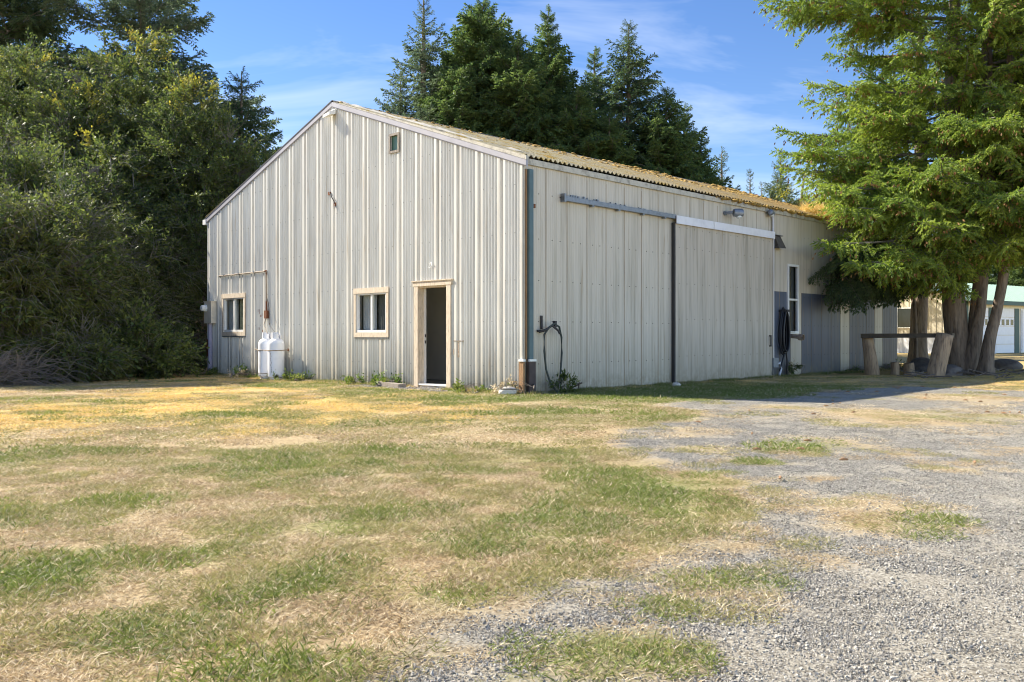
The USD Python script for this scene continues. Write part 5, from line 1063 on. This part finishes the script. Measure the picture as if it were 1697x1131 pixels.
weed('leafy_weed', 'low weeds at the foot of the electric meter conduit', GAB(11.7, 0, .3)[:2], .12, .40, 18, 207, ['weed_spray_1'])
weed('leafy_weed', 'thin dark weeds along the wall between the tanks and the middle window', GAB(7.2, 0, .2)[:2], .10, .60, 22, 208, ['weed_spray_1', 'dark_spray_0'])
weed('leafy_weed', 'green weeds just right of the doorway', GAB(1.1, 0, .28)[:2], .10, .32, 14, 209, ['weed_spray_0', 'weed_spray_1'])
weed('dry_stalk', 'tall dry stalk with a dark base below the tall window', RGT(10.18, 0, .16)[:2], .62, .07, 9, 210, ['pale_spray_0', 'dark_spray_0'])
weed('leafy_weed', 'dark weeds against the blue wall left of the plank table', RGT(14.1, 0, .2)[:2], .18, .5, 16, 211, ['dark_spray_0'])
weed('leafy_weed', 'dark weeds against the blue wall behind the plank table', RGT(16.6, 0, .25)[:2], .26, .4, 14, 212, ['dark_spray_0'])
def rock(name, label, c, s, seed, m, cat='stone', group=None):
    g = trimesh.creation.icosphere(3, 1.0); v = g.vertices; v = v * (.85 + .32 * meshkit.fbm(v * 1.3 + seed, 2, seed))[:, None] * np.asarray(s); v = v + [*c[:2], s[2] * .35 + float(gz(c[0], c[1]))]
    p = obj(name, (v, g.faces), m, smooth=True); tag(p, label, cat, group); return p
c = GAB(.12, 0, .30); rock('stone', 'pale rounded stone at the near wall corner', c, (.17, .12, .11), 5, 'stone_pale')
c = ground(1121, 640); rock('stone', 'small pale stone by the foot of the sliding door edge', c, (.09, .07, .06), 6, 'stone_pale')
th = thing('timber_step', 'weathered timber lying left of the doorway', 'timber', loc=GAB(3.45, 0, .42))
q = MB(); F = np.array([[-.42, -.09], [.40, -.09], [.42, .08], [-.40, .10]]); dl3, ng3 = np.array([*DL, 0]), np.array([*NG, 0])
cn = [dl3 * a + ng3 * b + np.array([0, 0, z + .03 * a]) for z in (-.03, .10) for a, b in F]; q.hexa(np.array(cn)[[1, 0, 3, 2, 5, 4, 7, 6]]); obj('timber', q, 'old_timber', th)
r = np.random.default_rng(15); n = 26; t = r.uniform(1.6, 4.4, n); o = r.uniform(.15, .75, n); q = GAB(t, 0, o); q[:, 2] = gz(q[:, 0], q[:, 1])
PIECES['door_stones_0'] = [(gravel_patch(95, 120, .2, .012, .030), 'gravel')]
tag(scatter('/World/doorway_gravel', ['door_stones_0'], q, frames(np.stack([np.cos(t * 9), np.sin(t * 9), 0 * t], 1)), r.uniform(.7, 1.1, n), np.zeros(n, int)), 'loose grey stones in front of the doorway', 'gravel', None, 'stuff')

# ---------------------------------------------------------------- plank table, stumps and rocks under the firs
th = thing('log_table', 'rough table of two leaning logs carrying a long dark beam', 'table')
a0, a1 = ground(1447, 622), ground(1549, 626); d0 = 24.2
tl, tr = at(1437, 554, a0[1]), at(1566, 554, a1[1])
def log(p, q, r0_, r1_, seed): return trunk_mesh([np.array(p) - [0, 0, .08], np.array(p) * .5 + np.array(q) * .5, q], [r0_, (r0_ + r1_) / 2 * 1.02, r1_], 14, rough=.14, seed=seed)
obj('log', log([*a0, 0], tl, .20, .15, 3), 'log_wood', th, smooth=True, label='upright split log carrying the left end of the beam')
obj('log', log([*a1, 0], tr, .22, .19, 5), 'log_wood', th, smooth=True, label='log leaning right under the beam')
b0, b1 = tl + [-.14, 0, -.02], tr + [.22, 0, .0]; dv = nz(b1 - b0); sd = np.array([-dv[1], dv[0], 0]) * .13
obj('beam', MB().hexa([b0 - sd - [0, 0, .09], b1 - sd - [0, 0, .09], b1 + sd - [0, 0, .09], b0 + sd - [0, 0, .09], b0 - sd + [0, 0, .03], b1 - sd + [0, 0, .025], b1 + sd + [0, 0, .025], b0 + sd + [0, 0, .03]]), 'dark_beam', th)
for px, py, h, rr_, lab in ((1483, 621, .34, .12, 'small cut stump under the log table, nearer its left leg'), (1506, 621, .32, .14, 'squat square-cut stump under the middle of the log table')):
    p = ground(px, py); th = thing('stump', lab, 'stump', loc=(*p, 0)); obj('side', trunk_mesh([[0, 0, -.05], [.01, 0, h * .5], [0, 0, h]], [rr_ * 1.1, rr_, rr_ * .95], 12, rough=.12, seed=px), 'log_wood', th, smooth=40); obj('cut_face', MB().lathe([(rr_ * .9, h + .002), (0, h + .006)], n=12), 'log_end', th)
for (px, py, s, lab) in ((1528, 616, (.45, .4, .30), 'big dark rock between the stumps and the leaning log'), (1572, 622, (.35, .3, .24), 'dark rock at the left foot of the thick fir'), (1612, 617, (.35, .3, .26), 'dark rock between the thick fir and the leaning fir'), (1664, 612, (.55, .35, .24), 'long low grey rock right of the leaning fir')):
    rock('rock', lab, ground(px, py), s, px, 'stone_dark', 'rock')
r = np.random.default_rng(33); mb = MB()
for k in range(60):
    p = ground(r.uniform(1500, 1690), r.uniform(616, 630)); a = r.uniform(0, 6.28); l = r.uniform(.15, .6); z = r.uniform(.02, .12); mb.tube([[*p, z], [p[0] + l * math.cos(a), p[1] + l * math.sin(a), z + r.uniform(-.02, .12)]], r.uniform(.008, .022), 5)
p = obj('fallen_sticks', mb, 'dead_twig'); tag(p, 'broken sticks littering the ground under the firs', 'sticks', None, 'stuff')
p = ground(1620, 612); th = thing('iron_bar', 'dark bar propped slanting between the firs', 'bar'); obj('bar', MB().tube([at(1618, 562, 27.5), at(1632, 590, 27.0)], .03, 6), 'dark_iron', th)
mb = MB(); r = np.random.default_rng(34)
for k in range(34):
    p = ground(r.uniform(1240, 1690), r.uniform(636, 690)) if k < 26 else ground(r.uniform(1150, 1680), r.uniform(690, 800)); a = r.uniform(0, 6.28); z = float(gz(*p)) + .025; mb.tube([[p[0] - .035 * math.cos(a), p[1] - .035 * math.sin(a), z], [*p, z + .005], [p[0] + .04 * math.cos(a), p[1] + .04 * math.sin(a), z]], [.008, .014, .006], 6)
p = obj('fallen_cones', mb, 'post_brown'); tag(p, 'fallen fir cones dotted over the gravel', 'cones', None, 'stuff')

# ---------------------------------------------------------------- garage in the distance
GC = np.array([(1601 - CX) / FPX * 52, 52.0]); gd = nz(np.array([.82, .57])); gl = np.array([-gd[1], gd[0]])
FR, FL = Wall(GC, gd, -gl), Wall(GC, gl, -gd)
gar = thing('garage', 'white and green garage with pale green metal roof beyond the firs', 'garage')
ge = float(FR.z(FR.t(1640), 499)); gw, glen = 9.0, 16.0; gs = .30
mb = MB(); FR.box(mb, 0, glen, -.1, ge - .02, -.12, 0); obj('wall', mb, 'far_cream', gar)
for k in range(26):
    t = .05 + k * .35
    if t < gw: mb = MB(); FL.box(mb, t, t + .04, .95, ge + min(t, gw - t) * gs - .05, .003, .03); obj('batten', mb, 'far_cream', gar)
mb = MB(); v = np.array([FL(0, -.1), FL(gw, -.1), FL(gw, ge), FL(gw / 2, ge + gw / 2 * gs), FL(0, ge)]); mb.add(v, [[0, 2, 1], [0, 4, 2], [4, 3, 2]]); obj('wall', mb, 'far_cream', gar)
mb = MB(); FL.box(mb, 0, gw, -.1, .94, .004, .035); obj('wainscot', mb, 'garage_white', gar)
mb = MB(); FR.box(mb, -.04, .20, -.05, ge - .05, .004, .04); obj('corner_trim', mb, 'dark_green_trim', gar); mb = MB(); FL.box(mb, .003, .16, .95, ge - .05, .031, .045); obj('corner_trim', mb, 'garage_white', gar)
def gwin(wall, t0, t1, z0, z1, o, name='window', par=None, bar=True):
    w = UsdGeom.Xform.Define(stage, numbered(P_(par or gar), name)).GetPrim(); f = .07
    for (a, b, c, d) in ((t0, t1, z0, z0 + f), (t0, t1, z1 - f, z1), (t0, t0 + f, z0 + f, z1 - f), (t1 - f, t1, z0 + f, z1 - f)) + ((((t0 + t1) / 2 - .03, (t0 + t1) / 2 + .03, z0 + f, z1 - f),) if bar else ()):
        mb = MB(); wall.box(mb, a, b, c, d, o, o + .04); obj('frame', mb, 'white_frame', w)
    mb = MB(); wall.box(mb, t0 + .03, t1 - .03, z0 + .03, z1 - .03, o - .004, o + .008); obj('pane', mb, 'window_dark', w)
ta, tb_ = float(FL.t(1537)), float(FL.t(1487)); gwin(FL, ta, tb_, float(FL.z(ta, 544)), float(FL.z(ta, 509)), .035)
zt = float(FR.z(FR.t(1660), 511))
for i, (a, b) in enumerate(((1611, 1637), (1650, 1680))):
    t0, t1 = float(FR.t(a)), float(FR.t(b)); dd = UsdGeom.Xform.Define(stage, numbered(P_(gar), 'garage_door')).GetPrim(); hh = zt / 5
    for k in range(5): mb = MB(); FR.box(mb, t0, t1, .02 + k * hh, (k + 1) * hh - .015, .004, .03); obj('door_section', mb, 'garage_white', dd)
    mb = MB()
    for j in range(4):
        w_ = (t1 - t0) / 4; FR.box(mb, t0 + (j + .2) * w_, t0 + (j + .8) * w_, 3.12 * hh, 3.75 * hh, .031, .036)
    for j in range(4):
        w_ = (t1 - t0) / 4; q = MB(); FR.box(q, t0 + (j + .2) * w_, t0 + (j + .8) * w_, 3.12 * hh, 3.75 * hh, .031, .036); obj('pane', q, 'window_dark', dd)
for a, b, m in ((1638, 1645, 'dark_green_trim'), (1681, 1688, 'dark_green_trim'), (1645.5, 1649, 'garage_white')):
    mb = MB(); FR.box(mb, float(FR.t(a)), float(FR.t(b)), -.02, zt, .004, .045); obj('post_trim', mb, m, gar)
t0, t1 = float(FR.t(1691)), float(FR.t(1712)); mb = MB(); FR.box(mb, t0, t1, .02, zt, .004, .03); obj('door', mb, 'garage_white', gar); mb = MB(); FR.box(mb, t0 + .10, t0 + .16, .05, zt - .1, .031, .036); obj('door_edge', mb, 'post_dark', gar)
mb = MB()
for (ta_, za, tb2, zb) in ((-.45, ge - .45 * gs + .12, gw / 2, ge + gw / 2 * gs + .12),):
    for s in (0, 1):
        e = (lambda t, z, o: FL(t if s == 0 else gw - t, z, o)); q = np.array([e(ta_, za, .4), e(tb2, zb, .4), e(tb2, zb, -glen - .4), e(ta_, za, -glen - .4)]); mb.add(np.vstack([q, q - [0, 0, .08]]), [[0, 1, 2, 3], [7, 6, 5, 4], [0, 4, 5, 1], [1, 5, 6, 2], [2, 6, 7, 3], [3, 7, 4, 0]])
obj('roof', mb, 'green_metal_roof', gar)
for k in range(40):
    o = .35 - k * .42; mb = MB(); q = [FL(-.44, ge - .44 * gs + .125, o), FL(gw / 2, ge + gw / 2 * gs + .125, o)]; mb.tube(q, .022, 4); obj('roof_rib', mb, 'green_metal_roof', gar)
mb = MB(); FL.box(mb, -.47, -.44, ge - .25, ge + .0, -glen - .4, .4); obj('gutter', mb, 'dark_green_trim', gar)
